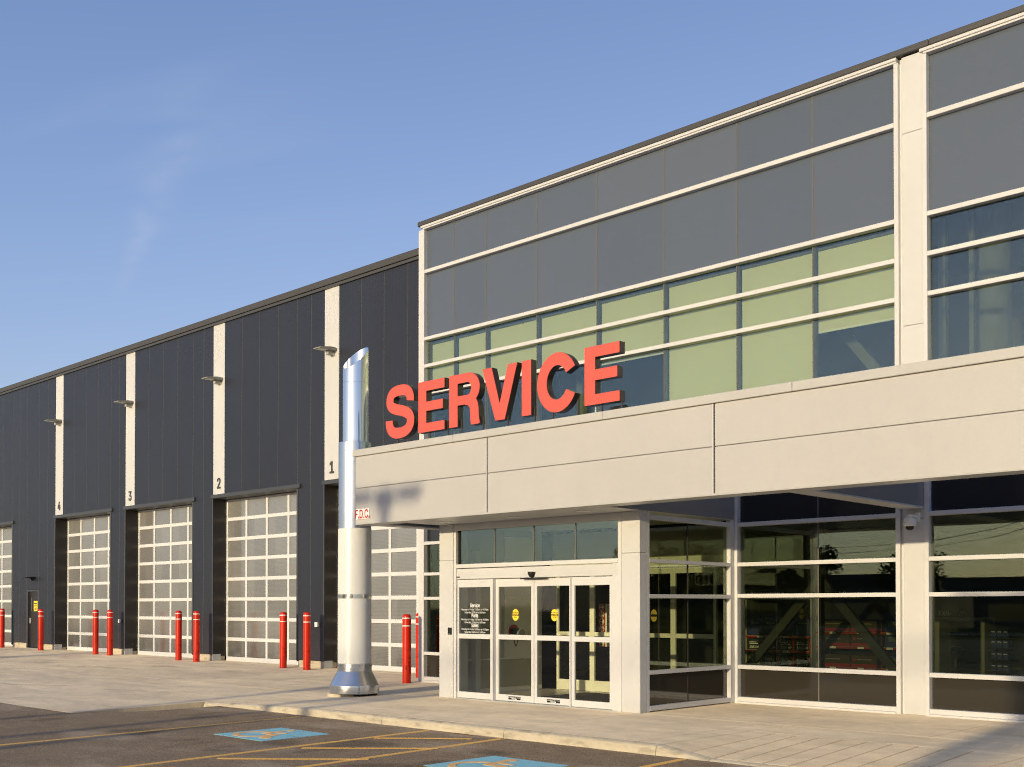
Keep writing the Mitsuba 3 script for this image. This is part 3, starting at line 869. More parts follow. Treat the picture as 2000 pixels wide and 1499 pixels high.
LH, ST = 0.855, 0.20
def letter(ch):
    if ch == 'E':
        return unary_union([sbox(0, 0, 0.205, LH), sbox(0, 0, 0.652, 0.155), sbox(0, LH - 0.165, 0.652, LH), sbox(0, 0.352, 0.612, 0.514)])
    if ch == 'I':
        return sbox(0, 0, 0.20, LH)
    if ch == 'V':
        return Polygon([(0, LH), (0.212, LH), (0.388, 0.27), (0.562, LH), (0.77, LH), (0.50, 0), (0.29, 0)])
    if ch == 'C':
        a = np.radians(np.linspace(27, 333, 90))
        o = LineString([(0.40 + 0.30 * math.cos(t), LH / 2 + 0.352 * math.sin(t)) for t in a]).buffer(0.098, cap_style=2, resolution=24)
        return o
    if ch == 'R':
        bowl_o = Point(0, 0).buffer(1, 48)
        outer = unary_union([sbox(0, 0.345, 0.45, LH), affinity.translate(affinity.scale(bowl_o, 0.265, 0.255, origin=(0, 0)), 0.45, 0.60)])
        inner = unary_union([sbox(0.205, 0.50, 0.43, 0.70), affinity.translate(affinity.scale(bowl_o, 0.085, 0.10, origin=(0, 0)), 0.43, 0.60)])
        leg = smooth_line([(0.36, 0.425), (0.50, 0.40), (0.575, 0.31), (0.59, 0.20), (0.60, 0.09), (0.63, -0.02)], 60).buffer(0.10, cap_style=2)
        leg = leg.intersection(sbox(0.2, 0, 1, 0.5))
        return unary_union([outer.difference(inner), sbox(0, 0, 0.205, LH), leg])
    if ch == 'S':
        pts = [(0.655, 0.585), (0.652, 0.66), (0.60, 0.745), (0.50, 0.788), (0.385, 0.795), (0.265, 0.785), (0.165, 0.735), (0.125, 0.645), (0.145, 0.555), (0.235, 0.495), (0.385, 0.452),
               (0.55, 0.40), (0.64, 0.335), (0.665, 0.245), (0.635, 0.155), (0.53, 0.085), (0.395, 0.062), (0.25, 0.075), (0.15, 0.135), (0.112, 0.225), (0.108, 0.30)]
        return smooth_line(pts, 160).buffer(0.095, cap_style=2, resolution=16)


sn = thing('service_sign', 'big red letters spelling SERVICE on short posts along the top of the canopy', 'sign')
LX = [('S', -14.85), ('E', -13.99), ('R', -13.23), ('V', -12.46), ('I', -11.60), ('C', -11.28), ('E', -10.348)]
LYF = 12.40
for ch, x in LX:
    p = letter(ch).buffer(0)
    face = poly_front(p.buffer(-0.004), LYF - 0.004, 0.012, x, 4.528)
    k = part(sn, f'letter_{ch.lower()}', face, 'sign_red')
    part(k, 'return', poly_front(p, LYF + 0.004, 0.116, x, 4.528), 'sign_side')
for x in (-14.587, -14.06, -13.77, -13.32, -13.0, -12.5, -11.95, -11.385, -11.01, -10.52, -10.07, -9.71):
    part(sn, 'post', cat(bev(x - 0.012, x + 0.012, LYF + 0.05, LYF + 0.074, 4.385, 4.66, 0.003), bev(x - 0.03, x + 0.03, LYF + 0.03, LYF + 0.095, 4.385, 4.392)), 'sign_side')
t = thing('conduit_elbow', 'dark conduit elbow on the canopy roof under the last letter E', 'conduit')
part(t, 'elbow', cat(tube((-9.98, 12.62, 4.38), (-9.98, 12.62, 4.50), 0.05), tube((-9.98, 12.62, 4.46), (-9.75, 12.62, 4.46), 0.05)), 'black')
part(t, 'collar', tube((-9.98, 12.62, 4.385), (-9.98, 12.62, 4.42), 0.062), 'grey')

# ------------------------------------------------------------------ vestibule
YV = 13.38
vs = thing('entrance_vestibule', 'glazed entrance vestibule with cream corner columns and sliding doors under the canopy', 'vestibule')
for a, b, y1 in ((-14.53, -14.172, 13.75), (-10.44, -10.087, 13.55)):
    for z0, z1 in ((0.0, 2.42), (2.424, 3.056)):
        part(vs, 'column', bev(a, b, YV, y1, z0, z1, 0.006), 'cream')
part(vs, 'jamb_post', bev(-14.168, -14.112, YV + 0.012, 13.52, 0, 3.056), 'trim')
part(vs, 'jamb_post', bev(-10.515, -10.452, YV + 0.012, 13.52, 0, 3.056), 'trim')
part(vs, 'head_rail', bev(-14.11, -10.517, YV + 0.014, 13.50, 2.94, 3.056), 'trim')
part(vs, 'transom_rail', bev(-14.11, -10.517, YV + 0.012, 13.50, 2.282, 2.35), 'trim')
tj = [-14.08, -13.215, -12.315, -11.415, -10.517]
part(vs, 'transom_stop', bx(-14.11, -14.08, YV + 0.06, 13.49, 2.35, 2.94), 'seal')
for a, b in zip(tj[:-1], tj[1:]):
    part(vs, 'transom_pane', pane_y(a + 0.004, b - 0.004, 13.46, 2.34, 2.95), 'glass', smooth=True)
for a in tj[1:-1]:
    part(vs, 'glazing_joint', bx(a - 0.011, a + 0.011, 13.452, 13.475, 2.35, 2.94), 'joint')
part(vs, 'door_operator', cat(bev(-14.15, -10.545, YV + 0.035, 13.50, 2.088, 2.268, 0.006), bx(-14.15, -10.545, YV + 0.031, YV + 0.036, 2.15, 2.154)), 'cream')
part(vs, 'maker_plate', bx(-14.14, -14.03, YV + 0.029, YV + 0.034, 2.115, 2.135), 'black')


def leaf(x0, x1, y, slide, fixed_left=False):
    k = part(vs, 'door_leaf', cat(bev(x0, x1, y, y + 0.045, 1.945, 2.078, 0.004), bev(x0, x1, y, y + 0.045, 1.052, 1.135, 0.004), bev(x0, x1, y, y + 0.045, 0.018, 0.125, 0.004),
                                  bev(x0, x0 + 0.062, y + 0.001, y + 0.044, 0.1, 1.96, 0.003), bev(x1 - 0.062, x1, y + 0.001, y + 0.044, 0.1, 1.96, 0.003)), 'trim')
    part(k, 'pane', pane_y(x0 + 0.05, x1 - 0.05, y + 0.022, 1.12, 1.955), 'glass_clear', smooth=True)
    part(k, 'pane', pane_y(x0 + 0.05, x1 - 0.05, y + 0.022, 0.11, 1.065), 'glass_clear', smooth=True)
    if slide:
        xc = (x0 + x1) / 2
        part(k, 'caution_sticker', poly_front(affinity.scale(Point(0, 0).buffer(1, 24), 0.078, 0.098), y + 0.014, 0.003, xc + 0.01, 1.47), 'yellow_sign')
        part(k, 'sticker_band', bx(xc - 0.068, xc + 0.088, y + 0.010, y + 0.0135, 1.452, 1.490), 'black')
        part(k, 'sticker_text', cat(text('CAUTION', 0.024, y + 0.0095, xc + 0.01, 1.459, 0.002, True, 0.85)), 'yellow_sign')
        part(k, 'sticker_words', cat(text('AUTOMATIC', 0.017, y + 0.0135, xc + 0.01, 1.502, 0.002), text('DOOR', 0.017, y + 0.0135, xc + 0.01, 1.42, 0.002)), 'black')
        part(k, 'safety_label', bx(xc - 0.14, xc + 0.14, y - 0.004, y - 0.001, 0.045, 0.10), 'black')
        part(k, 'label_text', cat(text('IN EMERGENCY PUSH TO OPEN', 0.014, y - 0.0045, xc, 0.075, 0.002, False, 0.95), bx(xc - 0.06, xc + 0.06, y - 0.007, y - 0.0045, 0.053, 0.066)), 'white')
    return k


leaf(-14.148, -13.25, 13.435, False)
leaf(-13.225, -12.35, 13.49, True)
leaf(-12.343, -11.49, 13.49, True)
leaf(-11.485, -10.65, 13.435, False)
part(vs, 'leaf_post', bev(-13.25, -13.222, 13.41, 13.55, 0.0, 2.08, 0.003), 'trim')
part(vs, 'leaf_post', bev(-11.512, -11.487, 13.41, 13.55, 0.0, 2.08, 0.003), 'trim')
part(vs, 'leaf_post', bev(-10.648, -10.517, 13.42, 13.52, 0.0, 2.282, 0.003), 'trim')
part(vs, 'door_track', bx(-14.15, -10.52, 13.40, 13.58, -0.03, 0.012), 'galv')
# right-hand glazed side
XS = -10.087
part(vs, 'side_post', bev(XS - 0.09, XS - 0.002, 13.555, 13.63, 0, 3.056), 'trim')
part(vs, 'side_post', bev(XS - 0.09, XS - 0.002, 15.88, 15.985, 0, 3.056), 'trim')
for za, zb in ((2.94, 3.01), (2.278, 2.336), (1.74, 1.80), (0.572, 0.634), (0.02, 0.095)):
    part(vs, 'side_rail', bev(XS - 0.09, XS, 13.632, 15.878, za, zb, 0.003), 'trim')
for z0, z1, m in ((2.336, 2.94, 'glass'), (1.80, 2.278, 'glass'), (0.634, 1.74, 'glass'), (0.095, 0.572, 'base')):
    for a, b in ((13.63, 14.74), (14.74, 15.88)):
        if m == 'glass':
            part(vs, 'side_pane', pane_x(XS - 0.075, a + 0.004, b - 0.004, z0 - 0.01, z1 + 0.01), 'glass_low', smooth=True)
        else:
            part(vs, 'side_base_panel', pane_x(XS - 0.075, a + 0.005, b - 0.005, z0 - 0.01, z1 + 0.01), 'base', smooth=True)
part(vs, 'glazing_joint', bx(XS - 0.09, XS - 0.068, 14.729, 14.751, 0.095, 2.94), 'seal')
# left-hand inner wall
part(vs, 'inner_side_wall', cat(bx(-14.5, -14.45, 13.76, 16.0, 0.02, 0.62), bx(-14.5, -14.45, 13.76, 14.96, 0.62, 3.05), bx(-14.5, -14.45, 15.78, 16.0, 0.62, 3.05), bx(-14.5, -14.45, 14.96, 15.78, 2.93, 3.05)), 'vest_wall')
part(vs, 'inner_panel', bev(-14.475, -14.452, 14.98, 15.765, 0.65, 1.735), 'vest_pale')
part(vs, 'inner_panel', bev(-14.475, -14.452, 14.98, 15.765, 1.82, 2.92), 'vest_pale')
part(vs, 'inner_rail', cat(bev(-14.48, -14.43, 14.96, 15.78, 1.738, 1.817), bev(-14.48, -14.43, 13.76, 15.99, 0.62, 0.648), bev(-14.48, -14.42, 13.76, 15.99, 0.02, 0.10)), 'vest_pale')
part(vs, 'inner_column', bev(-14.452, -14.315, 14.09, 14.21, 0.01, 2.62, 0.004), 'trim')
part(vs, 'floor', bx(-14.5, -10.15, 13.50, 16.2, -0.05, 0.008), 'tile')
# inner doors
for x0, x1 in ((-14.25, -13.36), (-13.36, -12.44), (-12.44, -11.5), (-11.5, -10.6)):
    k = part(vs, 'inner_door_leaf', cat(bev(x0, x0 + 0.055, 16.22, 16.27, 0.0, 2.3), bev(x1 - 0.055, x1, 16.22, 16.27, 0.0, 2.3), bev(x0 + 0.055, x1 - 0.055, 16.222, 16.268, 0.01, 0.21), bev(x0 + 0.055, x1 - 0.055, 16.222, 16.268, 1.05, 1.13), bev(x0 + 0.055, x1 - 0.055, 16.222, 16.268, 2.2, 2.3)), 'vest_pale')
    part(k, 'pane', pane_y(x0 + 0.045, x1 - 0.045, 16.245, 0.2, 2.21), 'glass_clear', smooth=True)
part(vs, 'inner_transom', bx(-14.4, -10.2, 16.2, 16.3, 2.32, 2.50), 'vest_pale')
part(vs, 'inner_transom', bx(-14.4, -10.2, 16.3, 16.33, 2.50, 3.35), 'vest_wall')
part(vs, 'sensor', lathe([(0.001, 2.085), (0.045, 2.10), (0.065, 2.14), (0.068, 2.18), (0.001, 2.182)], (-12.31, YV + 0.02, 0), 24), 'black', smooth=60)
part(vs, 'sensor_bar', bev(-12.55, -12.01, YV - 0.01, YV + 0.06, 2.062, 2.086, 0.004), 'black')
k = thing('card_reader', 'small black card reader on the left entrance column', 'card reader')
part(k, 'housing', bev(-14.285, -14.20, YV - 0.025, YV - 0.001, 1.115, 1.24, 0.008), 'black')
part(k, 'indicator', bx(-14.255, -14.23, YV - 0.027, YV - 0.0255, 1.125, 1.135), 'grey')
# opening hours on the fixed left leaf
k = thing('opening_hours_lettering', 'white opening hours lettering on the left glass door leaf', 'lettering')
yl, xl = 13.435 + 0.012, -13.69
part(k, 'service_hours', cat(text('Service', 0.062, yl, xl, 1.60, 0.002, True, 0.8), text('Monday to Friday 7:00am to 9:00pm', 0.029, yl, xl, 1.545, 0.002, False, 0.98), text('Saturday 7:00am to 8:00pm', 0.029, yl, xl, 1.495, 0.002, False, 0.98)), 'white')
part(k, 'parts_hours', cat(text('Parts', 0.062, yl, xl, 1.425, 0.002, True, 0.8), text('Monday to Friday 7:00am to 9:00pm', 0.029, yl, xl, 1.372, 0.002, False, 0.98), text('Saturday 7:00am to 8:00pm', 0.029, yl, xl, 1.322, 0.002, False, 0.98)), 'white')
part(k, 'sales_hours', cat(text('Sales', 0.062, yl, xl, 1.255, 0.002, True, 0.8), text('Monday to Friday 8:00am to 5:00pm', 0.029, yl, xl, 1.202, 0.002, False, 0.98), text('Saturday 8:00am to 2:00pm', 0.029, yl, xl, 1.152, 0.002, False, 0.98)), 'white')
k = thing('side_glass_sticker', 'round yellow caution sticker on the side glass of the vestibule, right of the column', 'sticker')
part(k, 'disc', trimesh.Trimesh(np.array([[XS - 0.071, 13.83 + 0.085 * math.cos(a), 1.47 + 0.095 * math.sin(a)] for a in np.linspace(0, 2 * math.pi, 28, endpoint=False)]), np.array([[0, i, i + 1] for i in range(1, 27)]), process=False), 'yellow_sign')
part(k, 'band', bx(XS - 0.070, XS - 0.067, 13.745, 13.915, 1.452, 1.49), 'black')
# hose valve, sign stand and mat inside the vestibule
k = thing('hose_connection', 'black and red hose connection with a hanging chain on the vestibule wall, behind the glass', 'hose connection')
part(k, 'wall_plate', tube((-14.449, 15.22, 1.13), (-14.43, 15.22, 1.13), 0.14, 28), 'red')
part(k, 'body', tube((-14.43, 15.20, 1.13), (-14.26, 15.20, 1.10), 0.085, 20), 'black')
part(k, 'cap', tube((-14.26, 15.20, 1.10), (-14.22, 15.20, 1.093), 0.095, 20), 'grey')
part(k, 'chain', cat(*[tube((-14.33, 15.10 + 0.012 * i, 1.02 - 0.16 * math.sin(math.pi * i / 10)), (-14.33, 15.10 + 0.012 * (i + 1), 1.02 - 0.16 * math.sin(math.pi * (i + 1) / 10)), 0.008, 6) for i in range(10)]), 'black')
k = thing('direction_sign', 'standing direction sign with red arrow column inside the entrance, behind the right door leaf', 'sign')
xs0, ys = -13.70, 16.85
part(k, 'post', tube((xs0 + 0.42, ys + 0.03, 0), (xs0 + 0.42, ys + 0.03, 0.9), 0.03, 12), 'white')
part(k, 'foot', lathe([(0.001, 0.03), (0.2, 0.025), (0.21, 0.005)], (xs0 + 0.42, ys + 0.03, 0), 28), 'grey', smooth=60)
for i, (w, arrow) in enumerate((('Parts', 'r'), ('Parts', 'd'), ('Sales', 'r'), ('Service', 'u'), ('', ''), ('', 'r'))):
    z = 1.53 - i * 0.14
    pl = part(k, 'panel', bev(xs0, xs0 + 0.80, ys, ys + 0.02, z, z + 0.134, 0.003), 'white')
    if not arrow:
        continue
    part(pl, 'arrow_field', bx(xs0 + 0.002, xs0 + 0.16, ys - 0.004, ys - 0.001, z + 0.002, z + 0.132), 'red')
    ar = LineString([(-0.045, 0), (0.045, 0)]).buffer(0.012).union(LineString([(0.012, 0.034), (0.045, 0), (0.012, -0.034)]).buffer(0.011))
    ring = Point(0, 0).buffer(0.061, 24).difference(Point(0, 0).buffer(0.052, 24))
    ar = affinity.rotate(ar, {'r': 0, 'u': 90, 'd': -90}[arrow], origin=(0, 0)).union(ring)
    part(pl, 'arrow', poly_front(ar, ys - 0.007, 0.003, xs0 + 0.08, z + 0.067), 'white')
    if w:
        part(pl, 'word', text(w, 0.065, ys - 0.002, xs0 + 0.21, z + 0.036, 0.002, False, 0.95, 'l'), 'grey')
k = thing('entrance_mat', 'dark ribbed mat on the vestibule floor, behind the right door leaf', 'mat')
part(k, 'pad', bx(-13.2, -10.7, 14.0, 15.9, 0.008, 0.016), 'mat')
part(k, 'edging', cat(bx(-13.24, -13.2, 13.96, 15.94, 0.008, 0.014), bx(-13.2, -10.7, 13.96, 14.0, 0.008, 0.014)), 'black')

# ------------------------------------------------------------------ security camera
k = thing('security_camera', 'white dome security camera on the cream column under the canopy', 'camera')
part(k, 'bracket', cat(bev(-6.985, -6.905, YT - 0.012, YT + 0.014, 2.86, 3.0), tube((-6.945, YT - 0.01, 2.95), (-6.99, YT - 0.16, 2.95), 0.018), tube((-6.99, YT - 0.16, 2.96), (-6.99, YT - 0.16, 2.90), 0.05, 20)), 'white')
part(k, 'housing', lathe([(0.001, 2.915), (0.06, 2.915), (0.088, 2.89), (0.092, 2.81), (0.072, 2.79), (0.001, 2.789)], (-6.99, YT - 0.16, 0), 28), 'white', smooth=50)
part(k, 'dome', lathe([(0.058, 2.79), (0.055, 2.76), (0.035, 2.735), (0.001, 2.728)], (-6.99, YT - 0.16, 0), 24), 'black', smooth=60)

# ------------------------------------------------------------------ the exhaust stack pylon
PX0, PY0 = -16.155, 12.765
pz = -0.03
ps = thing('exhaust_stack_pylon', 'giant polished steel exhaust stack standing as a pylon left of the canopy', 'pylon')
c = (PX0, PY0, pz)
part(ps, 'base_slab', bx(PX0 - 0.28, PX0 + 0.10, PY0 - 0.40, PY0 + 0.0, -0.12, 0.018), 'kerb')
part(ps, 'base_slab', bx(PX0 - 0.05, PX0 + 0.28, PY0 - 0.1, PY0 + 0.3, -0.12, 0.012), 'seal')
part(ps, 'base_drum', lathe([(0.40, 0.055), (0.445, 0.055), (0.452, 0.065), (0.452, 0.205), (0.445, 0.215)], c, 64), 'steel', smooth=40)
part(ps, 'base_cone', lathe([(0.445, 0.215), (0.312, 0.462)], c, 64), 'steel_soft', smooth=40)
part(ps, 'collar', lathe([(0.312, 0.462), (0.315, 0.468), (0.315, 0.600), (0.309, 0.604)], c, 64), 'steel', smooth=40)
part(ps, 'sleeve', lathe([(0.306, 0.60), (0.306, 1.787)], c, 64), 'pearl', smooth=40)
part(ps, 'band', lathe([(0.308, 1.787), (0.310, 1.789), (0.310, 1.862), (0.308, 1.864)], c, 64), 'chrome', smooth=40)
part(ps, 'sleeve', lathe([(0.306, 1.864), (0.306, 3.062), (0.298, 3.07)], c, 64), 'pearl', smooth=40)
part(ps, 'lower_pipe', lathe([(0.297, 3.06), (0.297, 4.646), (0.290, 4.655), (0.23, 4.655)], c, 64), 'steel', smooth=40)
# upper pipe cut at 45 degrees towards the street
n = 72
a = np.arange(n) * 2 * math.pi / n
ux, r = PX0 + 0.015, 0.236
rows = []
for k_ in range(13):
    rr = r
    zt = 6.20 + 1.0 * (rr * np.sin(a))
    rows.append(np.stack([ux + rr * np.cos(a), PY0 + rr * np.sin(a), 4.62 + (zt - 4.62) * k_ / 12], -1))
ri = r - 0.008
zi = 6.20 + ri * np.sin(a)
rows.append(np.stack([ux + ri * np.cos(a), PY0 + ri * np.sin(a), zi], -1))
rows.append(np.stack([ux + ri * np.cos(a), PY0 + ri * np.sin(a), 0 * a + 4.8], -1))
v = np.concatenate(rows)
f = []
for i in range(len(rows) - 1):
    for j in range(n):
        k2 = (j + 1) % n
        f += [[i * n + j, i * n + k2, (i + 1) * n + k2], [i * n + j, (i + 1) * n + k2, (i + 1) * n + j]]
part(ps, 'slant_pipe', trimesh.Trimesh(v, np.array(f), process=False), 'chrome', smooth=40)
part(ps, 'pipe_seam', lathe([(0.2365, 5.72), (0.238, 5.722), (0.2365, 5.724)], (ux, PY0, 0), 48), 'steel', smooth=30)
ang = math.radians(-52)
for i, zz in enumerate((0.09, 0.125, 0.16, 0.195)):
    x_, y_ = PX0 + 0.452 * math.cos(ang + 0.42), PY0 + 0.452 * math.sin(ang + 0.42)
    part(ps, 'rivet', trimesh.creation.icosphere(1, 0.011).apply_translation([x_, y_, pz + zz]), 'seal', smooth=True)
for i in range(16):
    t_ = 2 * math.pi * i / 16
    part(ps, 'rivet', trimesh.creation.icosphere(1, 0.010).apply_translation([PX0 + 0.315 * math.cos(t_), PY0 + 0.315 * math.sin(t_), pz + 0.56]), 'seal', smooth=True)
    if i % 2 == 0:
        part(ps, 'rivet', trimesh.creation.icosphere(1, 0.008).apply_translation([PX0 + 0.31 * math.cos(t_), PY0 + 0.31 * math.sin(t_), pz + 1.825]), 'seal', smooth=True)

# ------------------------------------------------------------------ shop inside
def rack(lab, x0, x1, y, zs, zt, sign=None):
    t = thing('shop_shelf', lab, 'shelf', 'shop shelves behind the windows')
    part(t, 'back_panel', bx(x0, x1, y + 0.50, y + 0.52, 0.0, zt), 'inner')
    for x in (x0, x1 - 0.04):
        part(t, 'upright', bx(x, x + 0.04, y + 0.02, y + 0.50, 0.0, zt), 'shelf')
    part(t, 'kick_plate', bx(x0, x1, y, y + 0.02, 0.0, 0.12), 'shelf')
    for z in zs:
        s = part(t, 'shelf_board', bx(x0 + 0.04, x1 - 0.04, y, y + 0.5, z - 0.03, z), 'shelf')
        part(s, 'price_strip', bx(x0 + 0.01, x1 - 0.01, y - 0.012, y - 0.001, z - 0.042, z - 0.008), 'dim_red')
        for xx in np.arange(x0 + 0.3, x1 - 0.1, 0.55):
            part(s, 'price_tag', bx(xx, xx + 0.12, y - 0.016, y - 0.0125, z - 0.042, z - 0.006), 'white')
    if sign:
        part(t, 'header', bx(x0, x1, y, y + 0.03, zt, zt + 0.18), 'box_black')
        part(t, 'header_text', text(sign, 0.10, y - 0.001, x0 + 0.42, zt + 0.04, 0.003, True, 0.9), 'white')
    return t


rack('shop shelf of black boxes seen through the window right of the vestibule, left half', -11.75, -10.30, 19.0, (0.46, 0.77, 1.05), 1.75, 'ALTERNATORS')
rack('shop shelf of brown boxes seen through the window right of the vestibule, right half', -10.22, -8.40, 19.0, (0.50, 0.88, 1.15), 1.75, 'TOOLS')
for i, z in enumerate((0.46, 0.77)):
    for j in range(4):
        x = -11.68 + j * 0.345
        t = thing('battery_box', f'black box with red end and white figures, {("first", "second", "third", "fourth")[j]} from left, {("lower", "upper")[i]} row', 'box', f'black boxes on the {("lower", "upper")[i]} row')
        part(t, 'carton', bev(x, x + 0.32, 19.02, 19.4, z, z + 0.20, 0.004), 'box_black')
        part(t, 'red_end', bx(x + 0.28, x + 0.318, 19.017, 19.0195, z + 0.01, z + 0.19), 'red')
        part(t, 'figures', cat(text('3581 HP', 0.045, 19.018, x + 0.145, z + 0.03, 0.002, True, 0.9), bx(x + 0.03, x + 0.22, 19.016, 19.019, z + 0.11, z + 0.125), bx(x + 0.03, x + 0.18, 19.016, 19.019, z + 0.14, z + 0.155)), 'white')
for j in range(4):
    x = -11.68 + j * 0.345
    t = thing('navy_box', f'tall navy box, {("first", "second", "third", "fourth")[j]} from the left on the top row of the left shop shelf', 'box', 'navy boxes on the top row')
    part(t, 'carton', bev(x, x + 0.32, 19.02, 19.4, 1.05, 1.40, 0.004), 'navy')
    part(t, 'print', bx(x + 0.06, x + 0.24, 19.017, 19.0195, 1.28, 1.30), 'shelf')
for i, z in enumerate((0.50, 0.88, 1.15)):
    for j in range(2):
        x = -10.14 + j * 0.62
        rn = ('lower', 'middle', 'upper')[i]
        t = thing('parts_box', f'{("left", "right")[j]} brown box with a red bottom stripe on the {rn} row of the right shelf', 'box', f'brown boxes on the {rn} row')
        part(t, 'carton', bev(x, x + 0.60, 19.02, 19.45, z, z + 0.22, 0.004), 'box_brown')
        part(t, 'stripe', bx(x + 0.002, x + 0.598, 19.017, 19.0195, z + 0.005, z + 0.06), 'dim_red')
        part(t, 'print', bx(x + 0.12, x + 0.40, 19.017, 19.0195, z + 0.135, z + 0.15), 'shelf')
        part(t, 'emblem', bx(x + 0.05, x + 0.09, 19.017, 19.0195, z + 0.115, z + 0.165), 'red')
    t = thing('navy_carton', f'navy box at the right end of the {rn} row of the right shop shelf', 'box', f'navy boxes at the right shelf end')
    part(t, 'carton', bev(-8.86, -8.47, 19.02, 19.45, z, z + 0.23, 0.004), 'navy')
    part(t, 'picture', bx(-8.80, -8.60, 19.017, 19.0195, z + 0.10, z + 0.19), 'inner_pale')
t = thing('exhaust_display', 'display wall of chrome exhaust pipes under a small EXHAUST heading, behind the right window', 'display')
part(t, 'back_panel', bx(-8.0, -6.4, 19.5, 19.53, 0.0, 1.65), 'inner')
part(t, 'upright', bx(-7.95, -7.87, 19.0, 19.5, 0.0, 1.42), 'shelf')
part(t, 'upright', bx(-7.18, -7.10, 19.0, 19.5, 0.0, 1.42), 'shelf')
part(t, 'top_rail', bx(-7.95, -7.10, 19.0, 19.05, 1.37, 1.42), 'shelf')
part(t, 'heading', text('EXHAUST', 0.075, 19.0, -7.66, 1.46, 0.004, True, 0.9), 'inner_pale')
part(t, 'pipe', tube((-7.75, 19.2, 1.12), (-7.45, 19.2, 1.12), 0.05, 16), 'chrome')
part(t, 'pipe', tube((-7.62, 19.1, 0.55), (-7.62, 19.1, 0.70), 0.03, 16), 'chrome')
part(t, 'muffler', tube((-7.72, 19.15, 0.86), (-7.52, 19.15, 0.90), 0.04, 16), 'chrome')
for row, z in enumerate((1.09, 0.92, 0.72, 0.52)):
    for j in range(3):
        x = -7.02 + j * 0.098
        t = thing('filter_box', f'{("left", "middle", "right")[j]} small blue box in row {("one", "two", "three", "four")[row]} from the top beside the exhaust display', 'box', f'blue boxes in row {row + 1} behind the right window')
        part(t, 'carton', bev(x, x + 0.092, 19.05, 19.2, z, z + 0.125, 0.003), 'navy')
        part(t, 'print', bx(x + 0.015, x + 0.075, 19.047, 19.0495, z + 0.09, z + 0.10), 'white')
for row, z in enumerate((1.09, 0.92, 0.72, 0.52)):
    part('exhaust_display', 'small_shelf', bx(-7.05, -6.70, 19.03, 19.48, z - 0.012, z - 0.001), 'seal')

# ------------------------------------------------------------------ behind the camera: seen in the glass, and what casts the long shadows
def light_pole(x, y, h, lab, twin=True):
    t = thing('light_pole', lab, 'lamp post', 'lamp posts of the parking lot')
    part(t, 'base', lathe([(0.25, -0.2), (0.25, 0.55), (0.22, 0.6), (0.001, 0.6)], (x, y, 0), 20), 'kerb', smooth=40)
    part(t, 'pole', lathe([(0.14, 0.6), (0.11, h)], (x, y, 0), 14), 'dark_trim', smooth=60)
    part(t, 'bracket', bev(x - 0.24, x + 0.24, y - 0.2, y + 0.2, h - 0.22, h + 0.12, 0.04), 'dark_trim')
    for s in ((-1, 1) if twin else (1,)):
        part(t, 'arm', tube((x, y, h - 0.05), (x + 0.45 * s, y, h - 0.02), 0.03), 'dark_trim')
        part(t, 'lamp_head', bev(min(x + 0.35 * s, x + 0.95 * s), max(x + 0.35 * s, x + 0.95 * s), y - 0.20, y + 0.20, h - 0.10, h + 0.10, 0.03), 'dark_trim')


dx, dy = math.sin(SUN_AZ), math.cos(SUN_AZ)
def up_sun(x, y, d):
    return x - dx * d, y - dy * d


px_, py_ = up_sun(-14.75, YC, 31)
light_pole(px_, py_, 3.53 + 0.138 * (YC - py_), 'dark twin-headed lamp post behind the camera, casting the lamp shadow on the canopy')
px_, py_ = up_sun(-5.15, 13.3, 30)
light_pole(px_, py_, 6.2, 'dark lamp post behind the camera whose shadow crosses the sidewalk at the right')
px_, py_ = up_sun(-17.9, 10.5, 30)
light_pole(px_, py_, 4.6, 'short dark lamp post behind the camera whose shadow ends beside the pylon', False)
px_, py_ = up_sun(-15.25, 8.0, 26)
light_pole(px_, py_, 4.2, 'short dark lamp post behind the camera at the left edge of the lot', False)


def utility_pole(x, y, h, lab):
    t = thing('utility_pole', lab, 'utility pole', 'utility poles along the road')
    part(t, 'trunk', lathe([(0.17, -0.4), (0.11, h)], (x, y, 0), 12), 'bark', smooth=60)
    part(t, 'crossarm', bev(x - 0.06, x + 0.06, y - 1.1, y + 1.1, h - 0.7, h - 0.58), 'bark')
    part(t, 'transformer', lathe([(0.001, h - 2.2), (0.25, h - 2.2), (0.25, h - 1.4), (0.001, h - 1.35)], (x + 0.33, y, 0), 18), 'grey', smooth=40)


up = [(-62, -55), (-27, -55), (4, -55), (40, -55)]
for i, (x, y) in enumerate(up):
    utility_pole(x, y, 11.5, ('first', 'second', 'third', 'fourth')[i] + ' wooden utility pole from the left across the road')
for j, (oy, oz) in enumerate(((-1.0, 10.9), (0.0, 10.9), (1.0, 10.9), (0, 8.3), (0, 7.9))):
    k = thing('power_line', f'{("nearest upper", "middle upper", "farthest upper", "upper one of the low", "lowest")[j]} thin overhead wire sagging between the utility poles', 'wire', 'overhead wires across the road')
    segs = []
    for (xa, ya), (xb, yb) in zip(up[:-1], up[1:]):
        s = np.linspace(0, 1, 9)
        P = np.stack([xa + (xb - xa) * s, ya + oy + 0 * s, oz - 4 * (0.9 + 0.2 * j) * s * (1 - s)], -1)
        segs += [tube(P[i], P[i + 1], 0.022, 5) for i in range(8)]
    part(k, 'wire', cat(*segs), 'black')


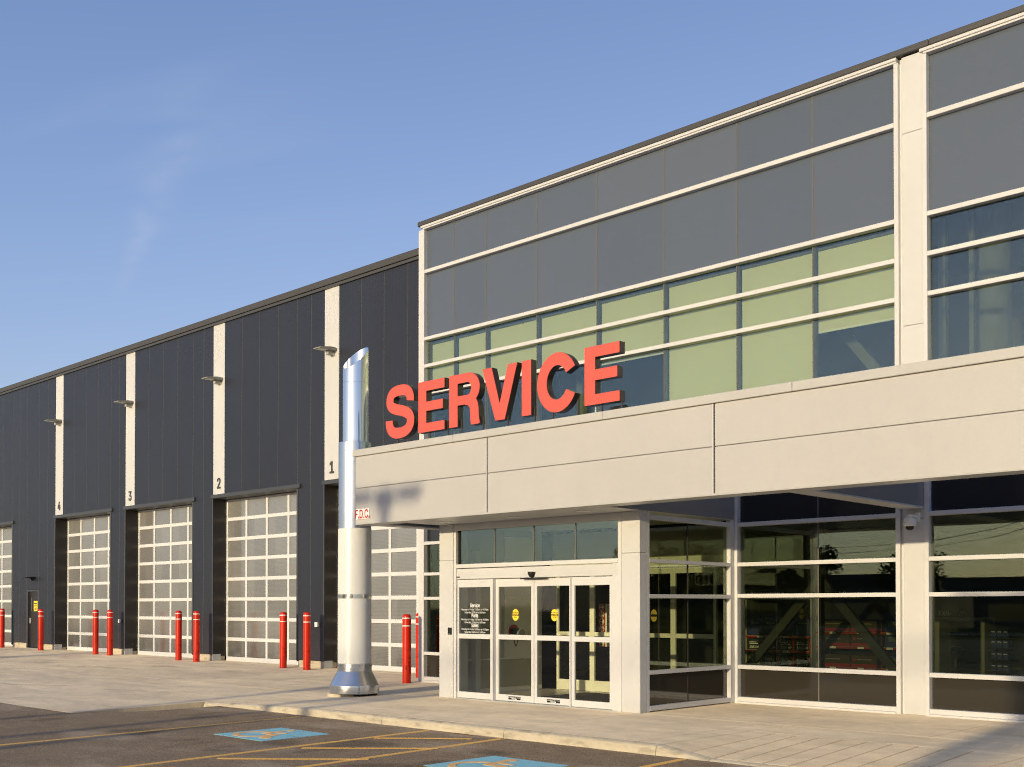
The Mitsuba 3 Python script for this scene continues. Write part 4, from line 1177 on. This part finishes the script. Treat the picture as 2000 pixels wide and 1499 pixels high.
def far_building(x0, x1, y0, y1, h, m, lab, sign=None):
    t = thing('far_building', lab, 'building', 'low buildings across the road')
    part(t, 'wall', bx(x0, x1, y0, y1, -0.3, h), m)
    part(t, 'parapet', cat(bx(x0 - 0.1, x1 + 0.1, y1 - 0.1, y1 + 0.12, h, h + 0.5), bx(x0 - 0.1, x1 + 0.1, y0, y0 + 0.1, h, h + 0.5)), 'cap')
    for i, xx in enumerate(np.arange(x0 + 2, x1 - 3, 6.0)):
        part(t, 'window', bx(xx, xx + 2.4, y1 + 0.01, y1 + 0.06, 1.0, 2.6), 'spandrel_dark')
    part(t, 'roof_unit', bx((x0 + x1) / 2, (x0 + x1) / 2 + 2.5, (y0 + y1) / 2, (y0 + y1) / 2 + 2, h, h + 1.6), 'galv')


far_building(-90, -48, -95, -75, 4.0, 'far_wall', 'long low dark building across the road, farthest left, seen only in reflections')
far_building(-40, -8, -92, -72, 3.5, 'far_wall', 'low dark warehouse across the road, seen only in reflections')
far_building(0, 62, -100, -78, 4.3, 'far_wall_pale', 'long pale warehouse across the road, seen only in reflections')


def tree(x, y, h, r, seed, lab):
    t = thing('street_tree', lab, 'tree', 'trees across the road')
    g_ = np.random.default_rng(seed)
    limbs = [tube((x, y, -0.3), (x, y, h * 0.55), 0.16, 9)]
    cl = []
    for i in range(9):
        a_ = g_.uniform(0, 2 * math.pi)
        q = np.array([x + r * 0.62 * math.cos(a_), y + r * 0.62 * math.sin(a_), h * g_.uniform(0.5, 0.95)])
        limbs.append(tube((x, y, h * g_.uniform(0.25, 0.5)), q, 0.05, 6))
        cl.append((q, r * g_.uniform(0.35, 0.6)))
    part(t, 'trunk', cat(*limbs), 'bark')
    P = []
    for q, rr in cl:
        d = g_.normal(size=(150, 3)); d /= np.linalg.norm(d, axis=1, keepdims=True)
        P.append(q + d * rr * g_.uniform(0.2, 1, (150, 1)) ** 0.5)
    P = np.concatenate(P)
    d1 = g_.normal(size=P.shape); d1 /= np.linalg.norm(d1, axis=1, keepdims=True)
    d2 = np.cross(d1, g_.normal(size=P.shape)); d2 /= np.linalg.norm(d2, axis=1, keepdims=True)
    s = g_.uniform(0.14, 0.28, (len(P), 1))
    V = np.stack([P - d1 * s, P + d2 * s * 0.6, P + d1 * s, P - d2 * s * 0.6], 1).reshape(-1, 3)
    i0 = np.arange(len(P)) * 4
    F = np.vstack([np.stack([i0, i0 + 1, i0 + 2], 1), np.stack([i0, i0 + 2, i0 + 3], 1)])
    part(t, 'crown', trimesh.Trimesh(V, F, process=False), 'leaf')


for i, (x, y, h, r) in enumerate(((-52, -66, 7.5, 3), (-44, -68, 6.5, 2.6), (-25, -64, 5.5, 2.4), (-5, -66, 5, 2.0), (22, -65, 8, 3.3), (-70, -66, 8, 3.4), (48, -66, 8, 3.2))):
    tree(x, y, h, r, 40 + i, f'leafy tree across the road, {("third", "fourth", "fifth", "sixth", "seventh", "second", "last")[i]} from the left in reflections')

# a few dry leaves in the gutter
g_ = np.random.default_rng(5)
V, F = [], []
for i in range(34):
    x, y = g_.normal(-10.75, 0.16), 10.41 - abs(g_.normal(0, 0.05))
    a_, s = g_.uniform(0, 6.28), g_.uniform(0.010, 0.024)
    q = np.array([[-s, 0, 0], [0, s * 0.5, 0.006], [s, 0, 0.002], [0, -s * 0.5, 0.008]])
    R = np.array([[math.cos(a_), -math.sin(a_), 0], [math.sin(a_), math.cos(a_), 0], [0, 0, 1]])
    V.append(q @ R.T + [x, y, AZ + 0.004]); F += [[4 * i, 4 * i + 1, 4 * i + 2], [4 * i, 4 * i + 2, 4 * i + 3]]
k = key_for('dry_leaves')
scene[k] = mikit.ply(trimesh.Trimesh(np.concatenate(V), np.array(F), process=False), M['dry'])
labels[k] = {'label': 'small heap of dry brown leaves in the gutter at the kerb', 'category': 'leaves', 'kind': 'stuff'}
